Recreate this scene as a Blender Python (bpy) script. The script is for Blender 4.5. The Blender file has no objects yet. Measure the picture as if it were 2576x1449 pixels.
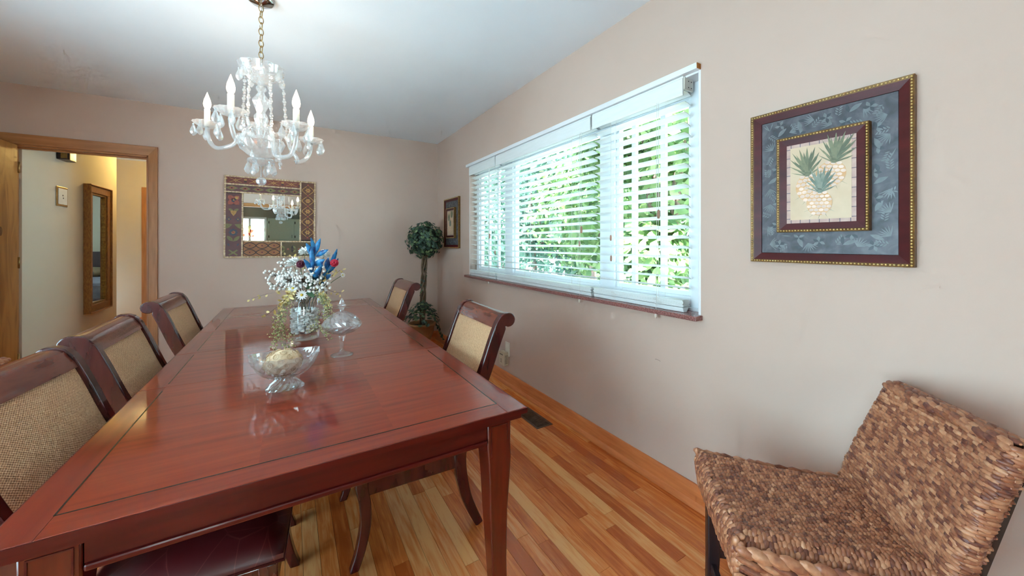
import bpy, bmesh, math, random
from mathutils import Vector, Matrix
R = random.Random(7)
PI = math.pi
sc = bpy.context.scene
COL = sc.collection

# ------------------------------------------------------------------ camera
F_PX, HX, HY, EYE = 930.0, 1288.0, 612.0, 1.22
YAW = math.atan2(557.0, F_PX)
cam_d = bpy.data.cameras.new('camera'); cam = bpy.data.objects.new('camera', cam_d); COL.objects.link(cam)
cam_d.sensor_width = 36.0; cam_d.lens = 36.0 * F_PX / 2576.0
cam_d.shift_y = -(724.5 - HY) / 2576.0
cam_d.clip_start = 0.02
cam.location = (0, 0, EYE); cam.rotation_euler = (PI / 2, 0, -YAW)
sc.camera = cam
SN, CS = math.sin(YAW), math.cos(YAW)
def at(x, y, d):
    a = (x - HX) / F_PX
    return Vector((d * (SN + a * CS), d * (CS - a * SN), EYE + d * (HY - y) / F_PX))

# ------------------------------------------------------------------ light
world = bpy.data.worlds.new('world'); sc.world = world; world.use_nodes = True
wn = world.node_tree.nodes; wl = world.node_tree.links
wbg = wn['Background']; wbg.inputs['Color'].default_value = (0.56, 0.80, 1.0, 1); wbg.inputs['Strength'].default_value = 7.5
def light(name, kind, loc, rot, energy, color, size=None, size_y=None, parent=None, portal=False):
    l = bpy.data.lights.new(name, kind); o = bpy.data.objects.new(name, l); COL.objects.link(o)
    o.location = loc; o.rotation_euler = rot; l.energy = energy; l.color = color
    if kind == 'AREA':
        l.shape = 'RECTANGLE'; l.size = size; l.size_y = size_y
        if portal: l.cycles.is_portal = True
    elif kind == 'SUN': l.angle = math.radians(1.0)
    elif size: l.shadow_soft_size = size
    if parent: o.parent = parent
    return o
light('sun', 'SUN', (0, 0, 12), (math.radians(38), 0, math.radians(-25)), 38.0, (1.0, 0.97, 0.9))
light('portal_window', 'AREA', (1.80, 2.3, 1.45), (0, PI / 2, 0), 1, (1, 1, 1), 1.1, 2.5, portal=True)
light('daylight_left_window', 'AREA', (-2.55, 0.75, 1.0), (0, -PI / 2, 0), 15, (0.84, 0.93, 1.0), 1.8, 3.0)
light('daylight_kitchen_window', 'AREA', (-1.0, -4.75, 1.6), (PI / 2, 0, 0), 95, (0.86, 0.94, 1.0), 1.1, 1.1)
light('hall_fill_side_room', 'AREA', (.3, 5.0, 1.45), (0, PI / 2, 0), 10, (.62, .80, 1.0), 1.2, .6)  # fill light added to brighten the near hallway wall
light('daylight_bedroom_window', 'AREA', (0.9, 9.3, 1.5), (0, PI / 2, 0), 30, (0.9, 0.96, 1.0), 1.2, 1.2)
vs = sc.view_settings
vs.view_transform = 'Standard'; vs.look = 'None'; vs.gamma = 1.0; vs.use_curve_mapping = False
vs.exposure = 0.66
cy = sc.cycles
cy.use_denoising = True
cy.max_bounces = 6; cy.diffuse_bounces = 3; cy.glossy_bounces = 3; cy.transmission_bounces = 4; cy.transparent_max_bounces = 24
cy.use_adaptive_sampling = True; cy.adaptive_threshold = 0.16; cy.adaptive_min_samples = 12; cy.light_sampling_threshold = 0.05
cy.caustics_reflective = False; cy.caustics_refractive = False
cy.time_limit = 1000
cy.sample_clamp_indirect = 6.0; cy.blur_glossy = 0.5

# ------------------------------------------------------------------ materials
def lin(c):
    return tuple((u / 12.92 if u <= 0.04045 else ((u + 0.055) / 1.055) ** 2.4) for u in [v / 255.0 for v in c]) + (1.0,)
MATS = {}
def base_mat(name, rgb, rough=0.6, metal=0.0, spec=0.5, coat=0.0, trans=0.0, ior=1.5, emit=None, estr=0.0, sheen=0.0):
    m = bpy.data.materials.new(name); m.use_nodes = True
    b = m.node_tree.nodes['Principled BSDF']
    b.inputs['Base Color'].default_value = lin(rgb); b.inputs['Roughness'].default_value = rough
    b.inputs['Metallic'].default_value = metal; b.inputs['Specular IOR Level'].default_value = spec
    b.inputs['Coat Weight'].default_value = coat; b.inputs['Coat Roughness'].default_value = 0.07
    b.inputs['Transmission Weight'].default_value = trans; b.inputs['IOR'].default_value = ior
    if emit: b.inputs['Emission Color'].default_value = lin(emit); b.inputs['Emission Strength'].default_value = estr
    MATS[name] = m
    return m, m.node_tree.nodes, m.node_tree.links, b
def noise_mat(name, rgbs, scale=5.0, stretch=(1, 1, 1), rough=0.6, detail=4.0, bump=0.0, bump_scale=None, coord='Object', pos=None, rand=None, island=False, distortion=0.0, **kw):
    """procedural colour: stretched noise into a ramp; rand mixes a tone that differs per object (or per island)"""
    m, n, l, b = base_mat(name, rgbs[0], rough, **kw)
    tc = n.new('ShaderNodeTexCoord'); mp = n.new('ShaderNodeMapping'); mp.inputs['Scale'].default_value = stretch
    l.new(tc.outputs[coord], mp.inputs['Vector'])
    vec = mp.outputs['Vector']
    rnd = None
    if rand is not None:
        if island: g = n.new('ShaderNodeNewGeometry'); rnd = g.outputs['Random Per Island']
        else: g = n.new('ShaderNodeObjectInfo'); rnd = g.outputs['Random']
        mul = n.new('ShaderNodeMath'); mul.operation = 'MULTIPLY'; mul.inputs[1].default_value = 37.0; l.new(rnd, mul.inputs[0])
        ad = n.new('ShaderNodeVectorMath'); ad.operation = 'ADD'; l.new(vec, ad.inputs[0]); l.new(mul.outputs[0], ad.inputs[1]); vec = ad.outputs[0]
    nz = n.new('ShaderNodeTexNoise'); nz.inputs['Scale'].default_value = scale; nz.inputs['Detail'].default_value = detail
    nz.inputs['Distortion'].default_value = distortion
    l.new(vec, nz.inputs['Vector'])
    fac = nz.outputs['Fac']
    if rand is not None:
        mx = n.new('ShaderNodeMath'); mx.operation = 'MULTIPLY_ADD'; mx.inputs[1].default_value = rand; mx.inputs[2].default_value = -0.5 * rand
        l.new(rnd, mx.inputs[0])
        a2 = n.new('ShaderNodeMath'); a2.operation = 'ADD'; l.new(fac, a2.inputs[0]); l.new(mx.outputs[0], a2.inputs[1]); fac = a2.outputs[0]
    rp = n.new('ShaderNodeValToRGB'); l.new(fac, rp.inputs['Fac'])
    els = rp.color_ramp.elements
    k = len(rgbs)
    ps = pos or [0.3 + 0.4 * i / max(1, k - 1) for i in range(k)]
    els[0].position = ps[0]; els[0].color = lin(rgbs[0]); els[1].position = ps[-1]; els[1].color = lin(rgbs[-1])
    for i in range(1, k - 1):
        e = els.new(ps[i]); e.color = lin(rgbs[i])
    l.new(rp.outputs['Color'], b.inputs['Base Color'])
    if bump:
        n2 = n.new('ShaderNodeTexNoise'); n2.inputs['Scale'].default_value = bump_scale or scale * 3; n2.inputs['Detail'].default_value = 3
        l.new(vec, n2.inputs['Vector'])
        bp = n.new('ShaderNodeBump'); bp.inputs['Strength'].default_value = bump; bp.inputs['Distance'].default_value = 0.002
        l.new(n2.outputs['Fac'], bp.inputs['Height']); l.new(bp.outputs['Normal'], b.inputs['Normal'])
    return m
wall_m = noise_mat('wall_paint', [(197, 169, 152), (202, 175, 159)], 1.2, rough=0.75, bump=0.04, bump_scale=160)
ceil_m = noise_mat('ceiling_paint', [(232, 236, 240), (237, 241, 245)], 1.5, rough=0.8, bump=0.03, bump_scale=120)
hall_m = noise_mat('hall_paint', [(206, 192, 170), (212, 198, 178)], 1.2, rough=0.75, bump=0.04, bump_scale=160)
kit_m = noise_mat('kitchen_paint', [(150, 150, 132), (158, 158, 140)], 1.2, rough=0.75)
white_m = noise_mat('white_trim_paint', [(226, 224, 224), (232, 230, 230)], 3, rough=0.35)
slat_m = noise_mat('blind_slat_white', [(226, 228, 224), (232, 233, 230)], 8, (1, 1, 8), rough=0.35)
vinyl_m = noise_mat('window_vinyl', [(228, 230, 232), (234, 236, 238)], 3, rough=0.3)
oak_m = noise_mat('oak_floor', [(186, 88, 38), (220, 122, 58), (236, 166, 102)], 9.0, (8, 0.7, 8), rough=0.27, detail=6, bump=0.05, bump_scale=30, pos=[0.15, 0.5, 0.85], rand=0.75, distortion=0.6, spec=0.5)
oak_s = noise_mat('oak_floor_far', [(186, 88, 38), (220, 122, 58), (236, 166, 102)], 9.0, (8, 0.7, 8), rough=0.27, detail=6, pos=[0.15, 0.5, 0.85], rand=0.75, island=True, distortion=0.6)
base_m = noise_mat('baseboard_wood', [(190, 100, 50), (214, 126, 70)], 6, (8, 0.8, 8), rough=0.35, detail=5)
trim_m = noise_mat('door_casing_wood', [(160, 102, 52), (182, 122, 70)], 7, (6, 6, 0.7), rough=0.4, detail=5)
trimh_m = noise_mat('door_head_wood', [(160, 102, 52), (182, 122, 70)], 7, (0.7, 6, 6), rough=0.4, detail=5)
slab_m = noise_mat('door_slab_wood', [(142, 86, 36), (176, 118, 58), (184, 128, 66)], 4, (3, 3, 0.5), rough=0.4, detail=6, distortion=1.5)
cherry_x = noise_mat('cherry_veneer_cross', [(108, 32, 15), (136, 46, 22), (154, 58, 27)], 5, (0.7, 9, 9), rough=0.34, detail=3, pos=[0.15, 0.5, 0.85], rand=0.2, coat=1.0, spec=0.1)
cherry_y = noise_mat('cherry_veneer_long', [(106, 32, 18), (126, 40, 23), (138, 48, 27)], 5, (9, 0.7, 9), rough=0.34, detail=3, pos=[0.15, 0.5, 0.85], rand=0.1, coat=1.0, spec=0.1)
cherry_z = noise_mat('cherry_leg_wood', [(72, 15, 8), (98, 24, 12)], 5, (7, 7, 0.8), rough=0.26, detail=5, coat=0.3)
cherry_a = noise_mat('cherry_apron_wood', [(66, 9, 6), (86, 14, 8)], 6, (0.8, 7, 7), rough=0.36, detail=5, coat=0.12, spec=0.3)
inlay_m = noise_mat('black_inlay', [(30, 18, 14), (38, 24, 20)], 30, rough=0.25)
chair_m = noise_mat('chair_mahogany', [(48, 13, 14), (66, 20, 19), (82, 30, 26)], 5, (6, 6, 1.2), rough=0.24, detail=5, coat=0.35)
rail_m = noise_mat('chair_rail_mahogany', [(84, 34, 24), (112, 52, 36), (98, 42, 30)], 6, (2, 1.2, 6), rough=0.24, detail=6, coat=0.4)
leather_m, n, l, b = base_mat('burgundy_leather', (70, 14, 18), 0.38)
tc = n.new('ShaderNodeTexCoord'); vo = n.new('ShaderNodeTexVoronoi'); vo.feature = 'DISTANCE_TO_EDGE'; vo.inputs['Scale'].default_value = 11; vo.inputs['Randomness'].default_value = 1
l.new(tc.outputs['Object'], vo.inputs['Vector'])
rp = n.new('ShaderNodeValToRGB'); rp.color_ramp.elements[0].position = 0.0; rp.color_ramp.elements[0].color = lin((104, 48, 46)); rp.color_ramp.elements[1].position = 0.018; rp.color_ramp.elements[1].color = lin((74, 18, 20))
l.new(vo.outputs['Distance'], rp.inputs['Fac']); l.new(rp.outputs['Color'], b.inputs['Base Color'])
bp = n.new('ShaderNodeBump'); bp.inputs['Strength'].default_value = 0.25; bp.inputs['Distance'].default_value = 0.003
l.new(rp.outputs['Color'], bp.inputs['Height']); l.new(bp.outputs['Normal'], b.inputs['Normal'])
# woven cane: over-under checker relief
cane_m, n, l, b = base_mat('woven_cane', (186, 140, 92), 0.55)
tc = n.new('ShaderNodeTexCoord')
mp = n.new('ShaderNodeMapping'); mp.inputs['Scale'].default_value = (1, 1, 1); mp.inputs['Rotation'].default_value = (0, 0, 0)
l.new(tc.outputs['Object'], mp.inputs['Vector'])
sx = n.new('ShaderNodeSeparateXYZ'); l.new(mp.outputs['Vector'], sx.inputs[0])
def sine(src, k, ph=0.0):
    a = n.new('ShaderNodeMath'); a.operation = 'MULTIPLY_ADD'; a.inputs[1].default_value = k; a.inputs[2].default_value = ph; l.new(src, a.inputs[0])
    s_ = n.new('ShaderNodeMath'); s_.operation = 'SINE'; l.new(a.outputs[0], s_.inputs[0]); return s_.outputs[0]
def mop(op, a, b_):
    q = n.new('ShaderNodeMath'); q.operation = op
    for i, v in enumerate((a, b_)):
        if isinstance(v, (int, float)): q.inputs[i].default_value = v
        else: l.new(v, q.inputs[i])
    return q.outputs[0]
su = sine(sx.outputs['Y'], 2 * PI / 0.0085); sv = sine(sx.outputs['Z'], 2 * PI / 0.0062)
wv = mop('MULTIPLY', su, sv)
nz = n.new('ShaderNodeTexNoise'); nz.inputs['Scale'].default_value = 190; l.new(tc.outputs['Object'], nz.inputs['Vector'])
wv2 = mop('ADD', wv, mop('MULTIPLY', nz.outputs['Fac'], 1.6))
rp = n.new('ShaderNodeValToRGB'); e = rp.color_ramp.elements
e[0].position = 0.05; e[0].color = lin((128, 84, 58)); e[1].position = 0.75; e[1].color = lin((240, 204, 164))
e2 = e.new(0.35); e2.color = lin((208, 156, 112))
l.new(mop('ADD', mop('MULTIPLY', wv2, 0.33), 0.12), rp.inputs['Fac'])
l.new(rp.outputs['Color'], b.inputs['Base Color'])
bp = n.new('ShaderNodeBump'); bp.inputs['Strength'].default_value = 0.6; bp.inputs['Distance'].default_value = 0.0015
l.new(wv2, bp.inputs['Height']); l.new(bp.outputs['Normal'], b.inputs['Normal'])
grass_m = noise_mat('seagrass_strand', [(98, 52, 44), (144, 86, 60), (176, 116, 82), (204, 150, 114)], 60, (1, 1, 1), rough=0.4, detail=3, pos=[0.12, 0.4, 0.66, 0.95], rand=0.6, island=True, bump=0.35, bump_scale=140)
stool_leg_m = noise_mat('stool_dark_wood', [(30, 20, 24), (44, 28, 30)], 8, (6, 6, 1), rough=0.3)
core_m = noise_mat('stool_core_dark', [(46, 28, 20), (60, 38, 26)], 30, rough=0.8)
# window glass: see-through with a fresnel reflection
pane_m = bpy.data.materials.new('window_glass'); pane_m.use_nodes = True
n = pane_m.node_tree.nodes; l = pane_m.node_tree.links; n.remove(n['Principled BSDF'])
tr = n.new('ShaderNodeBsdfTransparent'); tr.inputs['Color'].default_value = (0.93, 0.98, 0.96, 1); gl = n.new('ShaderNodeBsdfGlossy'); gl.inputs['Roughness'].default_value = 0.0
fr = n.new('ShaderNodeFresnel'); mx = n.new('ShaderNodeMixShader')
def pane_ior(n, l, fr, ior):      # the same reflection on the entering and the leaving face of a thin sheet
    ge = n.new('ShaderNodeNewGeometry'); mr_ = n.new('ShaderNodeMapRange'); mr_.inputs['To Min'].default_value = ior; mr_.inputs['To Max'].default_value = 1.0 / ior
    l.new(ge.outputs['Backfacing'], mr_.inputs['Value']); l.new(mr_.outputs['Result'], fr.inputs['IOR'])
pane_ior(n, l, fr, 1.3)
l.new(fr.outputs[0], mx.inputs[0]); l.new(tr.outputs[0], mx.inputs[1]); l.new(gl.outputs[0], mx.inputs[2]); l.new(mx.outputs[0], n['Material Output'].inputs['Surface'])
def thin_glass(name, ior, tint, milk):
    g_ = bpy.data.materials.new(name); g_.use_nodes = True; n = g_.node_tree.nodes; l = g_.node_tree.links; n.remove(n['Principled BSDF'])
    tr = n.new('ShaderNodeBsdfTransparent'); tr.inputs['Color'].default_value = tint; gl = n.new('ShaderNodeBsdfGlossy'); gl.inputs['Roughness'].default_value = 0.03
    fr = n.new('ShaderNodeFresnel'); pane_ior(n, l, fr, ior)
    df = n.new('ShaderNodeBsdfDiffuse'); df.inputs['Color'].default_value = (.95, .96, .97, 1); tl = n.new('ShaderNodeBsdfTranslucent'); tl.inputs['Color'].default_value = (.95, .96, .97, 1)
    m0 = n.new('ShaderNodeMixShader'); m0.inputs[0].default_value = .5; l.new(df.outputs[0], m0.inputs[1]); l.new(tl.outputs[0], m0.inputs[2])
    m1 = n.new('ShaderNodeMixShader'); m1.inputs[0].default_value = milk; l.new(tr.outputs[0], m1.inputs[1]); l.new(m0.outputs[0], m1.inputs[2])
    m2 = n.new('ShaderNodeMixShader'); l.new(fr.outputs[0], m2.inputs[0]); l.new(m1.outputs[0], m2.inputs[1]); l.new(gl.outputs[0], m2.inputs[2]); l.new(m2.outputs[0], n['Material Output'].inputs['Surface'])
    return g_
glass_m = thin_glass('clear_glass', 1.7, (.96, .97, .97, 1), .04)
cut_m = thin_glass('cut_glass', 2.1, (.95, .96, .96, 1), .10)
crystal_m = thin_glass('chandelier_crystal', 2.1, (.97, .98, .98, 1), .26)
mirror_m, _n, _l, _b = base_mat('mirror_silver', (225, 230, 228), 0.0, metal=1.0)
bulb_m = bpy.data.materials.new('lit_bulb_glass'); bulb_m.use_nodes = True
n = bulb_m.node_tree.nodes; l = bulb_m.node_tree.links; n.remove(n['Principled BSDF'])
tr = n.new('ShaderNodeBsdfTransparent'); em = n.new('ShaderNodeEmission'); em.inputs['Color'].default_value = (1.0, 0.80, 0.56, 1); em.inputs['Strength'].default_value = 7.0
mx = n.new('ShaderNodeMixShader'); mx.inputs[0].default_value = 0.55
l.new(tr.outputs[0], mx.inputs[1]); l.new(em.outputs[0], mx.inputs[2]); l.new(mx.outputs[0], n['Material Output'].inputs['Surface'])
chrome_m, *_ = base_mat('chrome', (200, 200, 200), 0.12, metal=1.0)
brass_m = noise_mat('antique_brass', [(150, 118, 70), (176, 146, 96)], 40, rough=0.3, metal=0.9)
candle_m = noise_mat('candle_sleeve_ivory', [(236, 228, 210), (240, 234, 220)], 20, rough=0.4)
granite_m = noise_mat('red_granite', [(96, 62, 58), (140, 88, 82), (166, 118, 112)], 160, rough=0.25, detail=3)
cord_m = noise_mat('white_cord', [(214, 208, 200), (222, 216, 208)], 50, rough=0.7)
tassel_m = noise_mat('wood_tassel', [(150, 104, 84), (172, 124, 102)], 60, rough=0.5)
metal_m = noise_mat('register_brown_metal', [(96, 74, 60), (120, 94, 78)], 30, rough=0.35, metal=0.4)
dark_m = noise_mat('dark_void', [(20, 14, 12), (26, 18, 16)], 20, rough=0.9)
ivory_m = noise_mat('ivory_plastic', [(226, 218, 204), (232, 226, 212)], 20, rough=0.4)
beige_m = noise_mat('beige_plastic', [(196, 176, 148), (206, 188, 160)], 20, rough=0.4)
ink_m = noise_mat('printed_ink', [(70, 56, 50), (80, 66, 58)], 60, rough=0.6)
gold_m = noise_mat('gold_leaf', [(128, 92, 40), (176, 138, 70)], 60, rough=0.38, metal=0.6, bump=0.2, bump_scale=200)
beadg_m = noise_mat('bright_gold_bead', [(206, 168, 96), (236, 208, 142)], 60, rough=0.35, metal=0.3)
gilt_m = noise_mat('dark_gilt_edge', [(92, 60, 26), (130, 92, 42)], 60, rough=0.4, metal=0.4)
goldw_m = noise_mat('gold_frame_wood', [(126, 78, 34), (168, 116, 54)], 30, (4, 4, 1), rough=0.4, metal=0.25)
maroon_m = noise_mat('maroon_frame_wood', [(64, 14, 16), (84, 22, 22)], 6, (4, 1, 4), rough=0.4, spec=0.25)
floral_m = noise_mat('blue_grey_floral_print', [(54, 50, 54), (78, 75, 80), (102, 98, 102)], 22, rough=0.45, detail=6, distortion=0.8)
paper_m = noise_mat('parchment_print', [(204, 174, 140), (216, 188, 156)], 14, rough=0.45, detail=5)
def flat(name, rgb, rough=0.5, var=10, scale=60, **kw):
    return noise_mat(name, [tuple(max(0, c - var) for c in rgb), tuple(min(255, c + var) for c in rgb)], scale, rough=rough, **kw)
ivy_m = noise_mat('ivy_leaf', [(30, 52, 44), (48, 78, 62), (84, 108, 66), (120, 136, 90)], 14, rough=0.5, pos=[0.15, 0.45, 0.78, 0.98], rand=0.7, island=True)
vine_m = flat('vine_stem', (92, 72, 50), 0.7, 14, 40)
terra_m = noise_mat('terracotta_pot', [(150, 104, 66), (178, 130, 86)], 12, rough=0.7, detail=5)
soil_m = flat('soil', (52, 40, 30), 0.9)

# ------------------------------------------------------------------ mesh builder
class MB:
    def __init__(s): s.v = []; s.f = []; s.m = []
    def add(s, vs, fs, mi=0):
        o = len(s.v); s.v += [tuple(p) for p in vs]; s.f += [tuple(i + o for i in f) for f in fs]; s.m += [mi] * len(fs); return s
    def box(s, x0, x1, y0, y1, z0, z1, mi=0):
        return s.add([(x0, y0, z0), (x1, y0, z0), (x1, y1, z0), (x0, y1, z0), (x0, y0, z1), (x1, y0, z1), (x1, y1, z1), (x0, y1, z1)],
                     [(0, 3, 2, 1), (4, 5, 6, 7), (0, 1, 5, 4), (1, 2, 6, 5), (2, 3, 7, 6), (3, 0, 4, 7)], mi)
    def extrude(s, pts, vec, mi=0):
        n = len(pts); v = Vector(vec); a = [Vector(p) for p in pts]
        nrm = Vector((0, 0, 0))
        for i in range(n): nrm += a[i].cross(a[(i + 1) % n])
        if nrm.dot(v) > 0: a = a[::-1]
        return s.add(a + [p + v for p in a], [tuple(range(n)), tuple(range(2 * n - 1, n - 1, -1))] + [(i, i + n, (i + 1) % n + n, (i + 1) % n) for i in range(n)], mi)
    def poly(s, pts, mi=0): return s.add(pts, [tuple(range(len(pts)))], mi)
    def tube(s, pts, r, n=8, closed=False, caps=True, mi=0, squash=1.0):
        pts = [Vector(p) for p in pts]; k = len(pts)
        rr = r if isinstance(r, (list, tuple)) else [r] * k
        vs = []; up = None
        for i, p in enumerate(pts):
            if closed: t = pts[(i + 1) % k] - pts[i - 1]
            else: t = pts[min(i + 1, k - 1)] - pts[max(i - 1, 0)]
            if t.length < 1e-9: t = Vector((0, 0, 1))
            t.normalize()
            if up is None: up = Vector((0, 0, 1)) if abs(t.z) < 0.9 else Vector((1, 0, 0))
            u = up - t * up.dot(t)
            if u.length < 1e-6: u = t.orthogonal()
            u.normalize(); up = u; w = t.cross(u)
            for j in range(n):
                q = 2 * PI * j / n
                vs.append(p + u * (rr[i] * math.cos(q)) + w * (rr[i] * squash * math.sin(q)))
        fs = []
        for i in range(k if closed else k - 1):
            a = i * n; b_ = ((i + 1) % k) * n
            for j in range(n): fs.append((a + j, a + (j + 1) % n, b_ + (j + 1) % n, b_ + j))
        if caps and not closed: fs += [tuple(range(n - 1, -1, -1)), tuple(range((k - 1) * n, k * n))]
        return s.add(vs, fs, mi)
    def lathe(s, prof, n=24, o=(0, 0, 0), rf=None, mi=0, rot=None):
        vs = []; o = Vector(o)
        for i, (r, z) in enumerate(prof):
            for j in range(n):
                q = 2 * PI * j / n; r2 = rf(q, r, z, i, j) if rf else r
                p = Vector((r2 * math.cos(q), r2 * math.sin(q), z))
                if rot is not None: p = rot @ p
                vs.append(o + p)
        fs = []
        for i in range(len(prof) - 1):
            for j in range(n): fs.append((i * n + j, i * n + (j + 1) % n, (i + 1) * n + (j + 1) % n, (i + 1) * n + j))
        if prof[0][0] > 1e-6: fs.append(tuple(range(n - 1, -1, -1)))
        if prof[-1][0] > 1e-6: fs.append(tuple(range((len(prof) - 1) * n, len(prof) * n)))
        return s.add(vs, fs, mi)
    def ell(s, c, r, nu=8, nv=5, rot=None, mi=0):
        pr = [(math.sin(PI * i / nv), -math.cos(PI * i / nv)) for i in range(nv + 1)]
        c = Vector(c); vs = []; fs = []
        r = r if isinstance(r, (tuple, list)) else (r, r, r)
        for (a, z) in pr[1:-1]:
            for j in range(nu):
                q = 2 * PI * j / nu; p = Vector((r[0] * a * math.cos(q), r[1] * a * math.sin(q), r[2] * z))
                vs.append(c + (rot @ p if rot is not None else p))
        b_ = Vector((0, 0, -r[2])); t = Vector((0, 0, r[2]))
        vs += [c + (rot @ b_ if rot is not None else b_), c + (rot @ t if rot is not None else t)]
        k = len(pr) - 2; B_ = k * nu; T = B_ + 1
        for i in range(k - 1):
            for j in range(nu): fs.append((i * nu + j, i * nu + (j + 1) % nu, (i + 1) * nu + (j + 1) % nu, (i + 1) * nu + j))
        for j in range(nu): fs.append((B_, (j + 1) % nu, j)); fs.append((T, (k - 1) * nu + j, (k - 1) * nu + (j + 1) % nu))
        return s.add(vs, fs, mi)
    def mesh(s, name, mats, smooth=False, angle=None):
        me = bpy.data.meshes.new(name); me.from_pydata(s.v, [], s.f)
        for m in (mats if isinstance(mats, (list, tuple)) else [mats]): me.materials.append(m)
        if any(s.m): me.polygons.foreach_set('material_index', s.m)
        if smooth or angle:
            me.polygons.foreach_set('use_smooth', [True] * len(me.polygons))
            if angle: me.set_sharp_from_angle(angle=math.radians(angle))
        me.update(); return me
    def build(s, name, mats, parent=None, smooth=False, angle=None, bevel=0.0, loc=None):
        o = bpy.data.objects.new(name, s.mesh(name, mats, smooth, angle)); COL.objects.link(o)
        if parent: o.parent = parent
        if loc is not None: o.location = loc
        if bevel:
            md = o.modifiers.new('bevel', 'BEVEL'); md.width = bevel; md.segments = 2; md.limit_method = 'ANGLE'; md.angle_limit = math.radians(40)
        return o
def tag(o, label=None, cat=None, group=None, kind=None):
    if label: o['label'] = label
    if cat: o['category'] = cat
    if group: o['group'] = group
    if kind: o['kind'] = kind
    return o
def thing(name, label, cat, loc=(0, 0, 0), rz=0.0, group=None, kind=None):
    o = bpy.data.objects.new(name, None); COL.objects.link(o); o.location = loc; o.rotation_euler = (0, 0, rz)
    o.empty_display_size = 0.1
    return tag(o, label, cat, group, kind)
def struct(name, mb, mats, parent=None, **kw):
    o = mb.build(name, mats, parent, **kw)
    if parent is None: o['kind'] = 'structure'
    return o
def kids(o): return [c for c in bpy.data.objects if c.parent == o]
def copy_tree(o, parent=None):
    c = o.copy(); COL.objects.link(c); c.parent = parent
    for ch in kids(o): copy_tree(ch, c)
    return c
def inst(src, parent, loc=None, rot=None):
    c = src.copy(); COL.objects.link(c); c.parent = parent
    if loc is not None: c.location = loc
    if rot is not None: c.rotation_euler = rot
    return c
BX = lambda *a: MB().box(*a)

# ------------------------------------------------------------------ room shell
W, B, CEIL, XL, YF = 1.62, 4.57, 2.495, -2.02, -1.0
OY0, OY1, OZ0, OZ1 = 1.025, 3.57, 0.888, 2.022      # window opening in the right wall
TH = 0.16
m = MB()
m.box(W, W + TH, -4.5, OY0, 0, CEIL); m.box(W, W + TH, OY1, B + 0.12, 0, CEIL); m.box(W, W + TH, OY0, OY1, 0, OZ0 - 0.02); m.box(W, W + TH, OY0, OY1, OZ1, CEIL)
struct('wall_right', m, wall_m)
DX0, DX1, DZ = -1.93, -1.104, 2.013                  # doorway in the back wall
m = MB(); m.box(XL - .1, DX0, B, B + .12, 0, CEIL); m.box(DX1, W + TH, B, B + .12, 0, CEIL); m.box(DX0, DX1, B, B + .12, DZ, CEIL)
struct('wall_back', m, wall_m)
m = MB(); LW0, LW1, LWZ0, LWZ1 = -0.75, 2.25, 0.06, 2.05
m.box(XL - .12, XL, YF - 3.5, LW0, 0, CEIL); m.box(XL - .12, XL, LW1, B, 0, CEIL); m.box(XL - .12, XL, LW0, LW1, 0, LWZ0); m.box(XL - .12, XL, LW0, LW1, LWZ1, CEIL)
struct('wall_left', m, wall_m)
m = MB(); FX0, FX1, FZ = -1.55, 1.25, 2.04
m.box(XL, FX0, YF - .12, YF, 0, CEIL); m.box(FX1, W, YF - .12, YF, 0, CEIL); m.box(FX0, FX1, YF - .12, YF, FZ, CEIL)
struct('wall_front', m, wall_m)
struct('ceiling', BX(XL - .12, W + TH, -4.5, B + .12, CEIL, CEIL + .1), ceil_m)
# floor: a subfloor slab, boards one by one
fl = struct('floor', BX(XL - .12, W + TH, -4.5, 11.2, -0.05, -0.008), soil_m)
PW = 0.0585
plank_meshes = {}
rest = MB(); nplank = 0
yy0 = {}
for i in range(int((W - XL) / PW) + 1):
    x1 = W - i * PW; x0 = max(XL, x1 - PW)
    y = -1.0 - R.random() * 0.9
    while y < B:
        L = R.choice([0.5, 0.65, 0.8, 0.95, 1.15, 1.4]); ye = min(y + L, B)
        ys = max(y, -1.0)
        if ye - ys > 0.05:
            if x1 > -0.62 and ye > 0.35 and nplank < 290 and x1 - x0 > 0.05:
                key = round(ye - ys, 2)
                if key not in plank_meshes:
                    q = MB(); q.box(-PW / 2 + .0006, PW / 2 - .0006, .0006, key - .0006, -0.008, 0.0); plank_meshes[key] = q.mesh('floor_plank', oak_m)
                o = bpy.data.objects.new('floor_plank', plank_meshes[key]); COL.objects.link(o); o.parent = fl
                o.location = ((x0 + x1) / 2, ys, R.uniform(-.0006, 0)); nplank += 1
            else:
                rest.box(x0 + .0006, x1 - .0006, ys + .0006, ye - .0006, -0.008, -0.0003)
        y = ye
# boards of the hallway, bedroom and kitchen
for (xa, xb, ya, yb) in ((-2.6, -0.9, B, 11.2), (XL, W, -4.4, -1.0)):
    x = xa
    while x < xb:
        y = ya - R.random() * .8
        while y < yb:
            ye = min(y + R.choice([.6, .9, 1.2]), yb)
            if ye > ya: rest.box(x + .0006, x + PW - .0006, max(y, ya), ye - .001, -.008, -.0003)
            y = ye
        x += PW
o = rest.build('floor_planking', oak_s, fl); o['kind'] = 'stuff'
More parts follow.
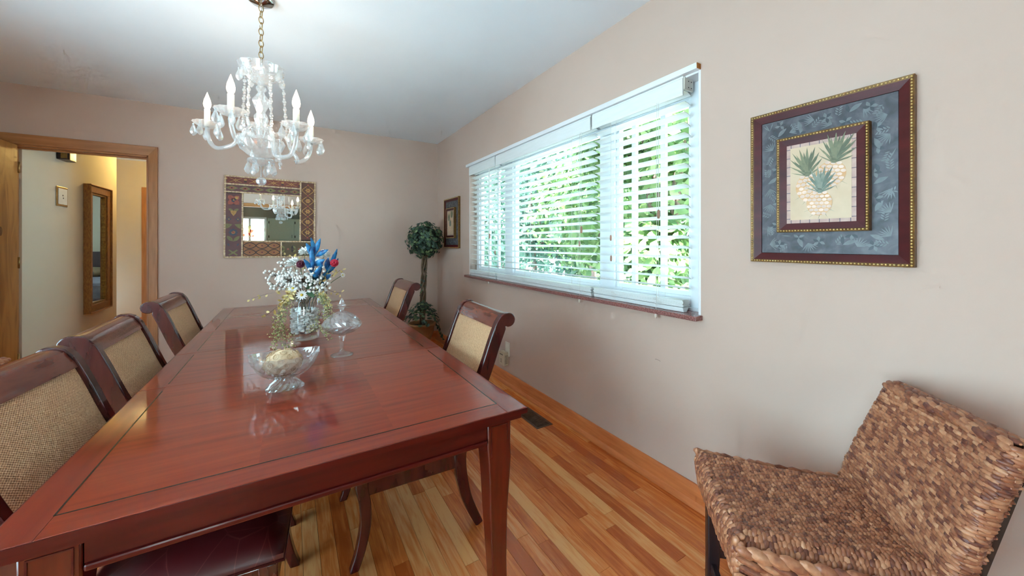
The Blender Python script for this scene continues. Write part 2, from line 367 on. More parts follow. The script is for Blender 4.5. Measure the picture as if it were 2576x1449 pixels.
# baseboards: a board with a shoe moulding below
def baseboard(name, y0, y1, x):
    m = MB()
    m.extrude([(x, y0, 0.0), (x - .018, y0, 0.0), (x - .018, y0, .078), (x - .012, y0, .094), (x - .006, y0, .1), (x, y0, .1)], (0, y1 - y0, 0))
    o = struct(name, m, base_m, angle=40)
    s_ = MB(); s_.extrude([(x - .018, y0, 0), (x - .034, y0, 0), (x - .034, y0, .006), (x - .03, y0, .016), (x - .024, y0, .024), (x - .018, y0, .028)], (0, y1 - y0, 0))
    s_.build('shoe_moulding', base_m, o, angle=40)
    return o
bb = baseboard('baseboard_right', -1.0, B, W)
m = MB(); m.extrude([(DX1 + .063, B, 0), (DX1 + .063, B - .018, 0), (DX1 + .063, B - .018, .078), (DX1 + .063, B - .006, .1), (DX1 + .063, B, .1)], (W - .02 - DX1 - .063, 0, 0))
bk = struct('baseboard_back', m, base_m)
MB().extrude([(DX1 + .063, B - .018, 0), (DX1 + .063, B - .034, 0), (DX1 + .063, B - .03, .016), (DX1 + .063, B - .018, .028)], (W - .04 - DX1 - .063, 0, 0)).build('shoe_moulding', base_m, bk)
# ---- doorway to the hall
d1 = thing('door_1', None, None, ((DX0 + DX1) / 2, B, 0), kind='structure')
cx = (DX0 + DX1) / 2
hw = (DX1 - DX0) / 2
def casing(name, pts, vec, mat): MB().extrude(pts, vec).build(name, mat, d1, bevel=.003)
casing('side_casing', [(hw, -.016, 0), (hw + .063, -.022, 0), (hw + .063, 0, 0), (hw, 0, 0)], (0, 0, DZ + .0), trim_m)
casing('side_casing', [(-hw, -.016, 0), (-hw - .063, -.022, 0), (-hw - .063, 0, 0), (-hw, 0, 0)], (0, 0, DZ + .0), trim_m)
m = MB(); a, b_ = hw, hw + .063
m.add([(-b_, -.022, DZ + .082), (b_, -.022, DZ + .082), (a, -.016, DZ), (-a, -.016, DZ), (-b_, 0, DZ + .082), (b_, 0, DZ + .082), (a, 0, DZ), (-a, 0, DZ)], [(3, 2, 1, 0), (0, 1, 5, 4), (2, 3, 7, 6), (1, 2, 6, 5), (3, 0, 4, 7), (4, 5, 6, 7)])
m.build('head_casing', trimh_m, d1, bevel=.002)
m = MB()
for sgn in (-1, 1):
    m.add([(sgn * a, -.016, DZ), (sgn * a, 0, DZ), (sgn * b_, 0, DZ + .082), (sgn * b_, -.022, DZ + .082), (sgn * b_, 0, DZ - .005), (sgn * b_, -.022, DZ - .005), (sgn * a, -.016, DZ - .005), (sgn * a, 0, DZ - .005)], [(0, 1, 2, 3), (3, 2, 4, 5), (0, 3, 5, 6), (5, 4, 7, 6), (6, 7, 1, 0), (1, 7, 4, 2)])
m.build('casing_mitre', trim_m, d1)
BX(hw - .014, hw, 0, .12, 0, DZ).build('jamb', trim_m, d1); BX(-hw, -hw + .014, 0, .12, 0, DZ).build('jamb', trim_m, d1)
BX(-hw, hw, 0, .12, DZ - .014, DZ).build('head_jamb', trimh_m, d1)
BX(hw - .026, hw - .014, .045, .075, 0, DZ - .014).build('door_stop', trim_m, d1); BX(-hw + .014, hw - .026, .045, .075, DZ - .026, DZ - .014).build('door_stop', trimh_m, d1)
BX(hw - .016, hw - .0135, .018, .04, .52, .6).build('strike_plate', brass_m, d1)
# open slab door swung into the room
d2 = thing('door_2', None, None, (-1.862, B - .03, 0), kind='structure')
m = BX(-.036, 0, -.74, 0, .012, 2.0); m.build('door_slab', slab_m, d2, bevel=.002)
for z in (.25, 1.02, 1.78): MB().tube([(.004, .008, z), (.004, .008, z + .09)], .006, 8).build('hinge', brass_m, d2, smooth=True)
MB().ell((.045, -.68, .95), (.024, .024, .024), 12, 8).tube([(0, -.68, .95), (.03, -.68, .95)], .011, 10).build('door_knob', brass_m, d2, smooth=True)
# knots and wear in the slab
m = MB(); m.ell((.0006, -.20, 1.31), (.0012, .02, .035), 14, 6); m.build('wood_knot', flat('knot_brown', (110, 66, 34), .5), d2)

# ---- hallway and bedroom beyond
m = MB(); m.box(-2.0, -1.9, B + .12, 6.62, 0, CEIL); struct('wall_hall_left', m, hall_m)
m = MB(); m.box(-.95, -.85, 5.32, 7.7, 0, CEIL); m.box(-.95, -.85, B + .12, 5.32, 2.05, CEIL); struct('wall_hall_right', m, hall_m)
# unseen side room, added so its window throws daylight on the near hallway wall
m = MB(); m.box(-.85, .1, 5.32, 5.42, 0, CEIL); m.box(.0, .1, B + .12, 5.32, 0, .8); m.box(.0, .1, B + .12, 5.32, 2.1, CEIL); struct('wall_added_side_room', m, hall_m)
struct('ceiling_added_side_room', BX(-.85, .1, B + .12, 5.42, CEIL - .03, CEIL + .07), ceil_m)
m = MB(); m.box(-2.9, -1.935, 7.7, 7.8, 0, CEIL); m.box(-1.09, -.85, 7.7, 7.8, 0, CEIL); m.box(-1.935, -1.09, 7.7, 7.8, 2.07, CEIL); struct('wall_hall_end', m, hall_m)
m = MB(); m.box(-3.0, -2.9, 6.5, 7.8, 0, CEIL); m.box(-2.9, -2.0, 6.52, 6.62, 0, CEIL); struct('wall_hall_nook', m, hall_m)
struct('ceiling_hall', BX(-3.0, -.85, B + .12, 7.8, CEIL - .03, CEIL + .07), ceil_m)
m = BX(-2.9, -1.935, 7.682, 7.7, 0, .1); struct('baseboard_hall', m, base_m)
d3 = thing('door_3', None, None, (-1.51, 7.7, 0), kind='structure')
BX(-.425, -.36, -.02, 0, 0, 2.07).build('side_casing', trim_m, d3); BX(.36, .425, -.02, 0, 0, 2.07).build('side_casing', trim_m, d3); BX(-.36, .36, -.02, 0, 2.005, 2.07).build('head_casing', trimh_m, d3)
m = MB(); m.box(-3.0, 1.0, 11.1, 11.2, 0, CEIL); struct('wall_bedroom_end', m, kit_m)
m = MB(); m.box(-3.1, -3.0, 7.8, 11.2, 0, CEIL); m.box(.7, .8, 7.8, 8.6, 0, CEIL); m.box(.7, .8, 10, 11.2, 0, CEIL); m.box(.7, .8, 8.6, 10, 0, .9); m.box(.7, .8, 8.6, 10, 2.1, CEIL); struct('wall_bedroom_side', m, kit_m)
struct('ceiling_bedroom', BX(-3.1, .8, 7.8, 11.2, CEIL, CEIL + .1), ceil_m)
bed = thing('bed', 'bed with grey blue cover and dark headboard, seen in the hallway mirror', 'bed', (-.75, 9.9, 0))
BX(-.8, .8, .95, 1.02, 0, 1.05).build('headboard', stool_leg_m, bed, bevel=.01)
BX(-.78, .78, -1.0, .95, .2, .5).build('mattress', flat('mattress_cloth', (200, 200, 196), .8), bed, bevel=.04)
BX(-.8, .8, -1.05, .6, .25, .56).build('bed_cover', noise_mat('grey_blue_cover', [(84, 92, 104), (120, 126, 136)], 9, rough=.8), bed, bevel=.05)
for sx_ in (-.4, .4): MB().ell((sx_, .72, .64), (.34, .2, .11), 14, 8).build('pillow', noise_mat('patterned_pillow', [(60, 70, 72), (120, 104, 74), (90, 96, 84)], 12, rough=.8), bed, smooth=True)
lamp = thing('ceiling_lamp', 'warm lit flush ceiling lamp in the hallway above the gilt mirror', 'lamp', (-1.48, 6.75, CEIL - .03))
MB().lathe([(.12, 0), (.12, -.02), (.1, -.025)], 20).build('lamp_base', brass_m, lamp, smooth=True)
gm, n, l, b = base_mat('lamp_shade_lit', (255, 240, 200), .4, emit=(255, 214, 130), estr=3.0)
MB().lathe([(.1, -.025), (.095, -.06), (.06, -.085), (0.0, -.09)], 20).build('lamp_shade', gm, lamp, smooth=True)
light('hall_lamp_light', 'POINT', (-1.48, 6.75, CEIL - .2), (0, 0, 0), 13, (1.0, .72, .24), .06)

# ------------------------------------------------------------------ window in the right wall
wn1 = thing('window_1', None, None, (1.70, (OY0 + OY1) / 2, OZ0), kind='structure')
def wbox(name, x0, x1, y0, y1, z0, z1, mat=vinyl_m, par=wn1, bevel=.002):
    o0 = wn1.location
    return BX(x0 - o0.x, x1 - o0.x, y0 - o0.y, y1 - o0.y, z0 - o0.z, z1 - o0.z).build(name, mat, par, bevel=bevel)
# painted reveal lining of the opening
wbox('reveal_jamb', W - .001, 1.78, OY0 - .012, OY0, OZ0, OZ1, white_m); wbox('reveal_jamb', W - .001, 1.78, OY1, OY1 + .012, OZ0, OZ1, white_m)
wbox('reveal_head', W - .001, 1.78, OY0, OY1, OZ1 - .012, OZ1, white_m); wbox('reveal_base', 1.69, 1.78, OY0, OY1, OZ0, OZ0 + .015, white_m)
FZ0, FZ1 = OZ0 + .015, OZ1 - .012
wbox('frame_stile', 1.70, 1.76, OY0, OY0 + .09, FZ0, FZ1); wbox('frame_stile', 1.70, 1.76, OY1 - .06, OY1, FZ0, FZ1)
wbox('frame_rail', 1.70, 1.76, OY0 + .09, OY1 - .06, FZ0, .955); wbox('frame_rail', 1.70, 1.76, OY0 + .09, OY1 - .06, 1.945, FZ1)
wbox('mullion', 1.695, 1.765, 1.615, 1.735, .955, 1.945); wbox('mullion', 1.695, 1.765, 2.82, 2.955, .955, 1.945)
for y0, y1, bars in ((OY0 + .09, 1.615, (1.293, 1.49)), (1.735, 2.82, ()), (2.955, OY1 - .06, (3.14, 3.33))):
    sash = wbox('sash_stile', 1.715, 1.75, y0, y0 + .022, .955, 1.945)
    wbox('sash_stile', 1.715, 1.75, y1 - .022, y1, .955, 1.945)
    wbox('sash_rail', 1.715, 1.75, y0 + .022, y1 - .022, .955, .98); wbox('sash_rail', 1.715, 1.75, y0 + .022, y1 - .022, 1.92, 1.945)
    wbox('pane', 1.731, 1.735, y0 + .022, y1 - .022, .98, 1.92, pane_m, bevel=0)
    for yb in bars: wbox('glazing_bar', 1.722, 1.744, yb - .015, yb + .015, .98, 1.92)
# stone sill and the header board
struct('trim_1', BX(1.568, 1.70, 1.005, 3.60, .866, .888), granite_m, bevel=.002)
hd = struct('trim_2', BX(1.588, W, 1.014, 3.605, 2.019, 2.047), white_m, bevel=.002)
BX(1.5895, W, 1.0125, 1.0155, 2.0205, 2.0455).build('exposed_wood_end', flat('raw_wood', (168, 108, 44), .7, 20), hd)
# ---- blinds
SP = 0.0495
def blind(label, y0, y1, ladders, cord_y, cord_z, tilt_y, tilt_z, end_cap=False):
    t = thing('window_blind', label, 'blind', (1.645, (y0 + y1) / 2, OZ0), group='white slatted blinds in the window')
    oy = (y0 + y1) / 2; h = (y1 - y0) / 2; zt = lambda z: z - OZ0
    v = MB(); v.extrude([(-.044, -h, zt(1.925)), (-.036, -h, zt(1.925)), (-.036, -h, zt(2.017)), (-.042, -h, zt(2.017)), (-.042, -h, zt(2.008)), (-.046, -h, zt(2.004)), (-.046, -h, zt(1.936))], (0, 2 * h, 0))
    v.build('valance', slat_m, t)
    hr = MB(); hr.box(-.032, .028, -h + .006, h - .006, zt(1.962), zt(2.008)); hr = hr.build('headrail', slat_m, t, bevel=.002)
    # slats: one crowned blade each, shared mesh
    ps = [(-.025 + .05 * i / 6, .0035 * (1 - ((i - 3) / 3) ** 2)) for i in range(7)]
    out = [(x, z + .0014) for x, z in ps] + [(x, z - .0014) for x, z in ps[::-1]]
    q = MB(); q.extrude([(x, -h + .004, z) for x, z in out], (0, 2 * h - .008, 0)); me = q.mesh('slat', slat_m, angle=40)
    z = 1.944; k = 0
    while z > 0.985:
        o = bpy.data.objects.new('slat', me); COL.objects.link(o); o.parent = t
        o.location = (R.uniform(-.001, .001), R.uniform(-.0015, .0015), zt(z)); o.rotation_euler = (0, math.radians(15 + R.uniform(-1, 1)), 0); z -= SP; k += 1
    # gathered stack on the sill
    zz = .914
    for j in range(9):
        o = bpy.data.objects.new('slat', me); COL.objects.link(o); o.parent = t
        o.location = (-.012 + .003 * math.sin(j * 1.3), R.uniform(-.002, .002), zt(zz)); o.rotation_euler = (0, math.radians(3), 0); zz += .0036
    MB().extrude([(-.03, -h + .004, zt(.889)), (-.006, -h + .004, zt(.889)), (.012, -h + .004, zt(.911)), (-.037, -h + .004, zt(.911))], (0, 2 * h - .008, 0)).build('bottom_rail', slat_m, t, bevel=.002)
    for ly in ladders:
        m_ = MB()
        for xx in (-.027, .027): m_.tube([(xx, ly - oy, zt(1.95)), (xx, ly - oy, zt(.93))], .0009, 5)
        m_.build('ladder_cord', cord_m, t)
        m_ = MB()
        for q_ in range(5):      # slack loops of ladder string on the stack
            m_.tube([(-.036 - .006 * math.sin(PI * s_ / 6), ly - oy + .016 * math.sin(q_ * 2.1) + .014 * math.cos(2 * PI * s_ / 6), zt(.91 + .006 * q_ + .004 * math.sin(2 * PI * s_ / 6))) for s_ in range(7)], .0008, 4)
        m_.build('slack_cord', cord_m, t)
    if cord_y:
        MB().tube([(-.05, cord_y - oy, zt(1.93)), (-.05, cord_y - oy, zt(cord_z + .04))], .0012, 6).build('lift_cord', cord_m, t)
        MB().lathe([(.003, .045), (.006, .04), (.0075, .01), (.006, 0)], 10, (-.05, cord_y - oy, zt(cord_z))).build('cord_tassel', tassel_m, t, smooth=True)
        MB().tube([(-.055, cord_y + .006 - oy, zt(1.93)), (-.055, cord_y + .008 - oy, zt(.95)), (-.056, cord_y + .012 - oy, zt(.876))], .001, 6).build('lift_cord', cord_m, t)
        MB().lathe([(.002, .04), (.0055, .03), (.0065, .012), (.004, 0)], 10, (-.056, cord_y + .012 - oy, zt(.84))).build('cord_tassel', ivory_m, t, smooth=True)
    for ty, tz in zip(tilt_y, tilt_z):
        MB().tube([(-.03, ty - oy, zt(1.93)), (-.03, ty - oy, zt(tz + .03))], .001, 6).build('tilt_cord', cord_m, t)
        MB().lathe([(.003, .034), (.0055, .028), (.006, .008), (.004, 0)], 10, (-.03, ty - oy, zt(tz))).build('cord_tassel', tassel_m, t, smooth=True)
    if end_cap:
        c = MB(); c.box(-.036, .032, -h - .004, -h + .006, zt(1.955), zt(2.014)); c = c.build('end_bracket', ivory_m, t)
        for (xx, z1) in ((-.004, 1.968), (-.004, 1.998), (.018, 1.968), (.018, 1.998)):
            MB().lathe([(.003, 0), (.003, .001)], 8, (xx, -h - .0035, zt(z1)), rot=Matrix.Rotation(PI / 2, 3, 'X')).build('screw_hole', dark_m, c)
    return t
blind('narrow white slatted blind nearest the framed print, with metal end bracket', 1.092, 1.708, (1.24, 1.53), 1.222, 1.345, (1.566, 1.564), (1.235, 1.115), True)
blind('widest white slatted blind, in the middle of the window', 1.724, 2.962, (1.92, 2.5), 1.80, 1.285, (1.84,), (1.20,))
blind('narrow white slatted blind nearest the ivy topiary', 2.985, 3.545, (3.12, 3.42), 3.07, 1.265, (3.0,), (1.12,))

# left window (out of view) and its frame; kitchen window
def plain_window(name, axis, c, a0, a1, z0, z1, bars):
    w_ = thing(name, None, None, (0, 0, 0), kind='structure')
    def bx(nm, p0, p1, za, zb, d0, d1_, mat=vinyl_m):
        if axis == 'x': BX(c + d0, c + d1_, p0, p1, za, zb).build(nm, mat, w_)
        else: BX(p0, p1, c + d0, c + d1_, za, zb).build(nm, mat, w_)
    bx('frame_stile', a0, a0 + .06, z0, z1, -.03, .03); bx('frame_stile', a1 - .06, a1, z0, z1, -.03, .03)
    bx('frame_rail', a0 + .06, a1 - .06, z0, z0 + .06, -.03, .03); bx('frame_rail', a0 + .06, a1 - .06, z1 - .06, z1, -.03, .03)
    for q in bars: bx('mullion', q - .03, q + .03, z0 + .06, z1 - .06, -.03, .03)
    bx('pane', a0 + .06, a1 - .06, z0 + .06, z1 - .06, -.003, .003, pane_m)
    return w_
plain_window('window_4', 'x', .05, B + .12, 5.32, .8, 2.1, ())  # window of the added side room
plain_window('window_2', 'x', XL - .08, LW0, LW1, LWZ0, LWZ1, (.25, 1.25))

# ------------------------------------------------------------------ kitchen behind the camera (seen in the mirror)
m = MB(); KY = -4.2
m.box(XL, -1.45, KY - .1, KY, 0, CEIL); m.box(-.62, W, KY - .1, KY, 0, CEIL); m.box(-1.45, -.62, KY - .1, KY, 0, 1.08); m.box(-1.45, -.62, KY - .1, KY, 2.0, CEIL)
struct('wall_kitchen', m, kit_m)
plain_window('window_3', 'y', KY - .04, -1.45, -.62, 1.08, 2.0, (-1.035,))
fo = thing('door_4', None, None, (0, YF, 0), kind='structure')
BX(FX0 - .07, FX1 + .07, -.001, .018, FZ, FZ + .075).build('head_casing', trimh_m, fo); BX(FX0 - .07, FX0, -.001, .018, 0, FZ).build('side_casing', trim_m, fo); BX(FX1, FX1 + .07, -.001, .018, 0, FZ).build('side_casing', trim_m, fo)
mint_m = flat('mint_cabinet_paint', (176, 196, 172), .4, 4)
uc = thing('wall_cabinet', 'pale mint wall cabinet with black hinges, reflected in the carved mirror', 'cabinet', (.42, -4.02, 1.3))
BX(-1.0, 1.0, -.18, .16, 0, .66).build('body', mint_m, uc)
for i in range(3):
    x = -.985 + i * .66
    d = BX(x, x + .65, .16, .182, .02, .64).build('door', mint_m, uc, bevel=.004)
    for z in (.08, .5): BX(x + .01, x + .03, .182, .187, z, z + .07).build('hinge', dark_m, d)
    MB().tube([(x + .6, .182, .08), (x + .6, .2, .09), (x + .6, .2, .16), (x + .6, .182, .17)], .005, 6).build('handle', dark_m, d)
bc = thing('base_cabinet', 'mint base cabinet with dark worktop under the kitchen wall cabinet', 'cabinet', (.42, -3.89, 0))
BX(-1.0, 1.0, -.3, .28, 0, .88).build('body', mint_m, bc); BX(-1.02, 1.02, -.3, .31, .88, .92).build('worktop', flat('dark_worktop', (70, 58, 52), .3), bc)
for i in range(3): BX(-.985 + i * .66, -.335 + i * .66, .28, .3, .1, .86).build('door', mint_m, bc)
sg = thing('stained_glass_panel', 'half round stained glass panel hanging in the kitchen window, seen in the mirror', 'stained glass', (-1.03, KY + .03, 1.42))
def emisglass(name, rgb): return base_mat(name, rgb, .1, trans=.6)[0]
sgc = [emisglass('glass_cream', (240, 226, 170)), emisglass('glass_red', (190, 60, 40)), emisglass('glass_green', (90, 140, 70)), emisglass('glass_blue', (90, 150, 190))]
k = 0
for ring, (r0, r1) in enumerate(((.02, .12), (.12, .22), (.22, .32))):
    for j in range(6):
        a0, a1 = PI * j / 6, PI * (j + 1) / 6
        pts = [(r * math.cos(q), 0, r * math.sin(q)) for r, q in ((r0, a0), (r1 - .004, a0), (r1 - .004, a1 - .02), (r0, a1 - .02))]
        MB().extrude(pts, (0, .004, 0)).build('glass_piece', sgc[0 if ring == 2 or (j + ring) % 3 else 1 + (j + ring) % 3], sg)
MB().tube([(.325 * math.cos(PI * j / 16), .002, .325 * math.sin(PI * j / 16)) for j in range(17)], .006, 6).tube([(-.325, .002, 0), (.325, .002, 0)], .006, 6).build('lead_rim', dark_m, sg)

# ------------------------------------------------------------------ dining table
TX0, TX1, TY0, TY1, TZ = -0.44, 0.618, 0.945, 3.575, 0.72
TCX, TCY = (TX0 + TX1) / 2, (TY0 + TY1) / 2
tb = thing('dining_table', 'long dark cherry extension dining table with black inlay lines and tapered legs', 'table', (TCX, TCY, 0))
def tbox(name, x0, x1, y0, y1, z0, z1, mat, bevel=0.0, par=None): return BX(x0 - TCX, x1 - TCX, y0 - TCY, y1 - TCY, z0, z1).build(name, mat, par or tb, bevel=bevel)
BD = .068                       # border width outside the inlay
seams = [TY0, 1.718, 2.19, 2.675, TY1]
g = .0009
for i in range(4):
    y0, y1 = seams[i] + (g if i else 0), seams[i + 1] - (g if i < 3 else 0)
    fy0 = y0 + BD if i == 0 else y0; fy1 = y1 - BD if i == 3 else y1
    nf = 2 if i in (0, 3) else 1
    # the field is laid in matched veneer sheets
    xs = [TX0 + BD, TX0 + BD + .31, TX1 - BD - .31, TX1 - BD]
    for a_, b_ in zip(xs[:-1], xs[1:]):
        tbox('veneer_panel', a_, b_, fy0, fy1, TZ - .015, TZ, cherry_x)
    tbox('border_board', TX0, TX0 + BD, y0, y1, TZ - .015, TZ, cherry_y, .0015); tbox('border_board', TX1 - BD, TX1, y0, y1, TZ - .015, TZ, cherry_y, .0015)
    if i == 0: tbox('border_board', TX0 + BD, TX1 - BD, y0, fy0, TZ - .015, TZ, cherry_x, .0015)
    if i == 3: tbox('border_board', TX0 + BD, TX1 - BD, fy1, y1, TZ - .015, TZ, cherry_x, .0015)
    e0, e1 = (fy0 if i == 0 else y0 + .035), (fy1 if i == 3 else y1 - .035)
    for xx in (TX0 + BD, TX1 - BD): tbox('inlay_strip', xx - .0018, xx + .0018, e0, e1, TZ - .002, TZ + .0003, inlay_m)
    if i == 0: tbox('inlay_strip', TX0 + BD, TX1 - BD, fy0 - .0018, fy0 + .0018, TZ - .002, TZ + .0003, inlay_m)
    if i == 3: tbox('inlay_strip', TX0 + BD, TX1 - BD, fy1 - .0018, fy1 + .0018, TZ - .002, TZ + .0003, inlay_m)
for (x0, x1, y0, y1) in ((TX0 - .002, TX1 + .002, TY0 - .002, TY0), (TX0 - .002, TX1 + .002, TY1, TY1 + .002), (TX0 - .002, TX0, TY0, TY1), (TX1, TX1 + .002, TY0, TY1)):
    tbox('shade_edge_band', x0, x1, y0, y1, TZ - .016, TZ - .001, cherry_a)  # shade on the tabletop's edge faces, put into the colour of thin strips
# under-edge moulding, aprons with bead, tapered sabre legs
tbox('edge_moulding', TX0 + .012, TX1 - .012, TY0 + .012, TY1 - .012, TZ - .034, TZ - .015, cherry_a)
AI, AZ0, AZ1 = .038, .620, TZ - .034
LS = .078
tbox('apron', TX0 + AI + LS, TX1 - AI - LS, TY0 + AI, TY0 + AI + .022, AZ0 + .014, AZ1, cherry_a); tbox('apron', TX0 + AI + LS, TX1 - AI - LS, TY1 - AI - .022, TY1 - AI, AZ0 + .014, AZ1, cherry_a)
tbox('apron', TX0 + AI, TX0 + AI + .022, TY0 + AI + LS, TY1 - AI - LS, AZ0 + .014, AZ1, cherry_y); tbox('apron', TX1 - AI - .022, TX1 - AI, TY0 + AI + LS, TY1 - AI - LS, AZ0 + .014, AZ1, cherry_y)
for y0, y1 in ((TY0 + AI - .006, TY0 + AI + .022), (TY1 - AI - .022, TY1 - AI + .006)): tbox('apron_bead', TX0 + AI + LS, TX1 - AI - LS, y0, y1, AZ0, AZ0 + .014, cherry_a, .004)
for x0, x1 in ((TX0 + AI - .006, TX0 + AI + .022), (TX1 - AI - .022, TX1 - AI + .006)): tbox('apron_bead', x0, x1, TY0 + AI + LS, TY1 - AI - LS, AZ0, AZ0 + .014, cherry_y, .004)
def sect_loft(secs, name, mat, parent, bevel=.004):
    """square sections (cx, cy, z, half x, half y) joined into one leg"""
    q = MB(); vs = []; fs = []
    for (x, y, z, a_, b_) in secs: vs += [(x - a_, y - b_, z), (x + a_, y - b_, z), (x + a_, y + b_, z), (x - a_, y + b_, z)]
    for i in range(len(secs) - 1):
        for j in range(4): fs.append((i * 4 + j, i * 4 + (j + 1) % 4, (i + 1) * 4 + (j + 1) % 4, (i + 1) * 4 + j))
    fs += [(3, 2, 1, 0), tuple(range(len(vs) - 4, len(vs)))]
    return q.add(vs, fs).build(name, mat, parent, bevel=bevel, angle=40)
for sx_ in (-1, 1):
    for sy_ in (-1, 1):
        ox = (TX1 - AI if sx_ > 0 else TX0 + AI) - TCX; oy = (TY1 - AI if sy_ > 0 else TY0 + AI) - TCY
        secs = []
        for z, wd, off in ((0, .042, .006), (.10, .044, .004), (.25, .050, .006), (.40, .060, .004), (.50, .069, -.001), (.565, .076, -.004), (.604, .079, -.003), (AZ1, .079, -.003)):
            secs.append((ox - sx_ * (wd / 2 + off), oy - sy_ * (wd / 2 + off), z, wd / 2, wd / 2))
        lg = sect_loft(secs, 'leg', cherry_z, tb)
        # raised panel line on the outer faces of the corner block
        q = MB()
        y_ = oy + sy_ * .0035 + sy_ * .0
        xa, xb = sorted((ox - sx_ * .008, ox - sx_ * .066))
        for (x0, x1, z0, z1) in ((xa, xb, AZ1 - .018, AZ1 - .015), (xa, xa + .003, .58, AZ1 - .018), (xb - .003, xb, .62, AZ1 - .018)):
            ya, yb = sorted((y_ + sy_ * .0012, y_ - sy_ * .004)); q.box(x0, x1, ya, yb, z0, z1)
        q.build('panel_bead', cherry_a, tb)

# ------------------------------------------------------------------ dining chairs
def smooth_curve(pts, k=6):
    out = []; P_ = [Vector(p) for p in pts]; n_ = len(P_)
    for i in range(n_ - 1):
        p0, p1, p2, p3 = P_[max(i - 1, 0)], P_[i], P_[i + 1], P_[min(i + 2, n_ - 1)]
        for j in range(k):
            t = j / k
            out.append(0.5 * ((2 * p1) + (-p0 + p2) * t + (2 * p0 - 5 * p1 + 4 * p2 - p3) * t * t + (-p0 + 3 * p1 - 3 * p2 + p3) * t ** 3))
    out.append(P_[-1]); return out
HB = .243                       # half width to outer face of posts
def make_chair():
    t = thing('dining_chair', 'chair', 'chair', (0, 0, 0), group='scroll-back cane dining chairs at the table')
    # centre line of the post (x, z): sabre foot, seat joint, reclining back, scroll rolling backwards
    cl = smooth_curve([(-.292, 0), (-.232, .14), (-.204, .30), (-.225, .42), (-.272, .54), (-.325, .66), (-.370, .78), (-.400, .852)], 5)
    wd = [.034 + .022 * min(1, i / 12) for i in range(len(cl))]
    L_, R_ = [], []
    for i, p in enumerate(cl):
        tn = (cl[min(i + 1, len(cl) - 1)] - cl[max(i - 1, 0)]).normalized(); nr = Vector((tn.y, -tn.x))
        R_.append(p + nr * wd[i] / 2); L_.append(p - nr * wd[i] / 2)
    cx_, cz_, r_ = -.434, .872, .032      # scroll centre
    front = [(cx_ + .050 * math.cos(q), cz_ - .002 + .034 * math.sin(q)) for q in [math.radians(a) for a in (20, 45, 70, 95)]]
    roll = [(cx_ - .004 + r_ * math.cos(q), cz_ + r_ * math.sin(q)) for q in [math.radians(a) for a in (110, 130, 155, 180, 205, 230, 255, 280, 305)]]
    prof = [tuple(p) for p in R_] + front + roll + [tuple(p) for p in L_[::-1] if p.y < .838]
    for sy_ in (-1, 1):
        y0 = sy_ * HB; y1 = sy_ * (HB - .034)
        q = MB(); q.extrude([(x, y0, z) for x, z in prof], (0, y1 - y0, 0)); q.build('back_post', chair_m, t, angle=35, bevel=.004)
    # backrest surfaces between the posts follow the front curve, set a little back
    def inner(z):    # front face x at height z
        z = min(z, R_[-1].y)
        for i in range(len(R_) - 1):
            if R_[i].y <= z <= R_[i + 1].y:
                u = (z - R_[i].y) / max(1e-6, R_[i + 1].y - R_[i].y); return R_[i].x + u * (R_[i + 1].x - R_[i].x)
        return R_[-1].x
    def sheet(z0, z1, dx, th, k=10, bow=0.0):
        a_ = []; 
        for i in range(k + 1):
            z = z0 + (z1 - z0) * i / k; a_.append((inner(z) - dx + bow * math.sin(PI * i / k), z))
        return a_ + [(x - th, z - .004) for x, z in a_[::-1]]
    yw = HB - .034
    cp = MB()       # cane panel: gently bowed sheet
    nz_, ny_ = 12, 8; vs = []; fs = []
    for side in (0, 1):
        for i in range(nz_ + 1):
            z = .475 + (.846 - .475) * i / nz_
            for j in range(ny_ + 1):
                y = -yw + 2 * yw * j / ny_
                x = inner(z) - .014 + .012 * math.sin(PI * i / nz_) * math.sin(PI * j / ny_) ** .6 if 0 < j < ny_ else inner(z) - .014
                vs.append((x - side * .008, y, z))
    st = (nz_ + 1) * (ny_ + 1)
    for i in range(nz_):
        for j in range(ny_):
            a_ = i * (ny_ + 1) + j; fs.append((a_, a_ + 1, a_ + ny_ + 2, a_ + ny_ + 1)); fs.append((st + a_, st + a_ + ny_ + 1, st + a_ + ny_ + 2, st + a_ + 1))
    cp.add(vs, fs).build('cane_panel', cane_m, t, smooth=True)
    # top rail: flat face below, rolls over backwards with the scroll
    top = sheet(.838, .852, .006, .02, 4)[:5]
    tr_ = top + [(cx_ + .044 * math.cos(q), cz_ - .004 + .031 * math.sin(q)) for q in [math.radians(a) for a in (10, 35, 60, 85)]] + [(cx_ - .004 + .027 * math.cos(q), cz_ + .027 * math.sin(q)) for q in [math.radians(a) for a in (110, 140, 170, 200, 230, 260, 290)]] + [(top[3][0] - .026, top[3][1]), (top[0][0] - .024, top[0][1])]
    MB().extrude([(x, -yw, z) for x, z in tr_], (0, 2 * yw, 0)).build('top_rail', rail_m, t, angle=35)
    MB().extrude([(x, -yw, z) for x, z in sheet(.415, .477, .006, .022, 4)], (0, 2 * yw, 0)).build('lower_rail', rail_m, t, angle=35)
    # seat
    BX(-.195, .199, -HB + .004, -HB + .028, .272, .365).build('seat_rail', chair_m, t, bevel=.004); BX(-.195, .199, HB - .028, HB - .004, .272, .365).build('seat_rail', chair_m, t, bevel=.004)
    BX(.179, .203, -HB + .028, HB - .028, .272, .365).build('seat_rail', chair_m, t, bevel=.004); BX(-.215, -.195, -HB + .036, HB - .036, .272, .365).build('seat_rail', chair_m, t, bevel=.004)
    pad = MB(); nu, nv = 14, 14; vs = []; fs = []
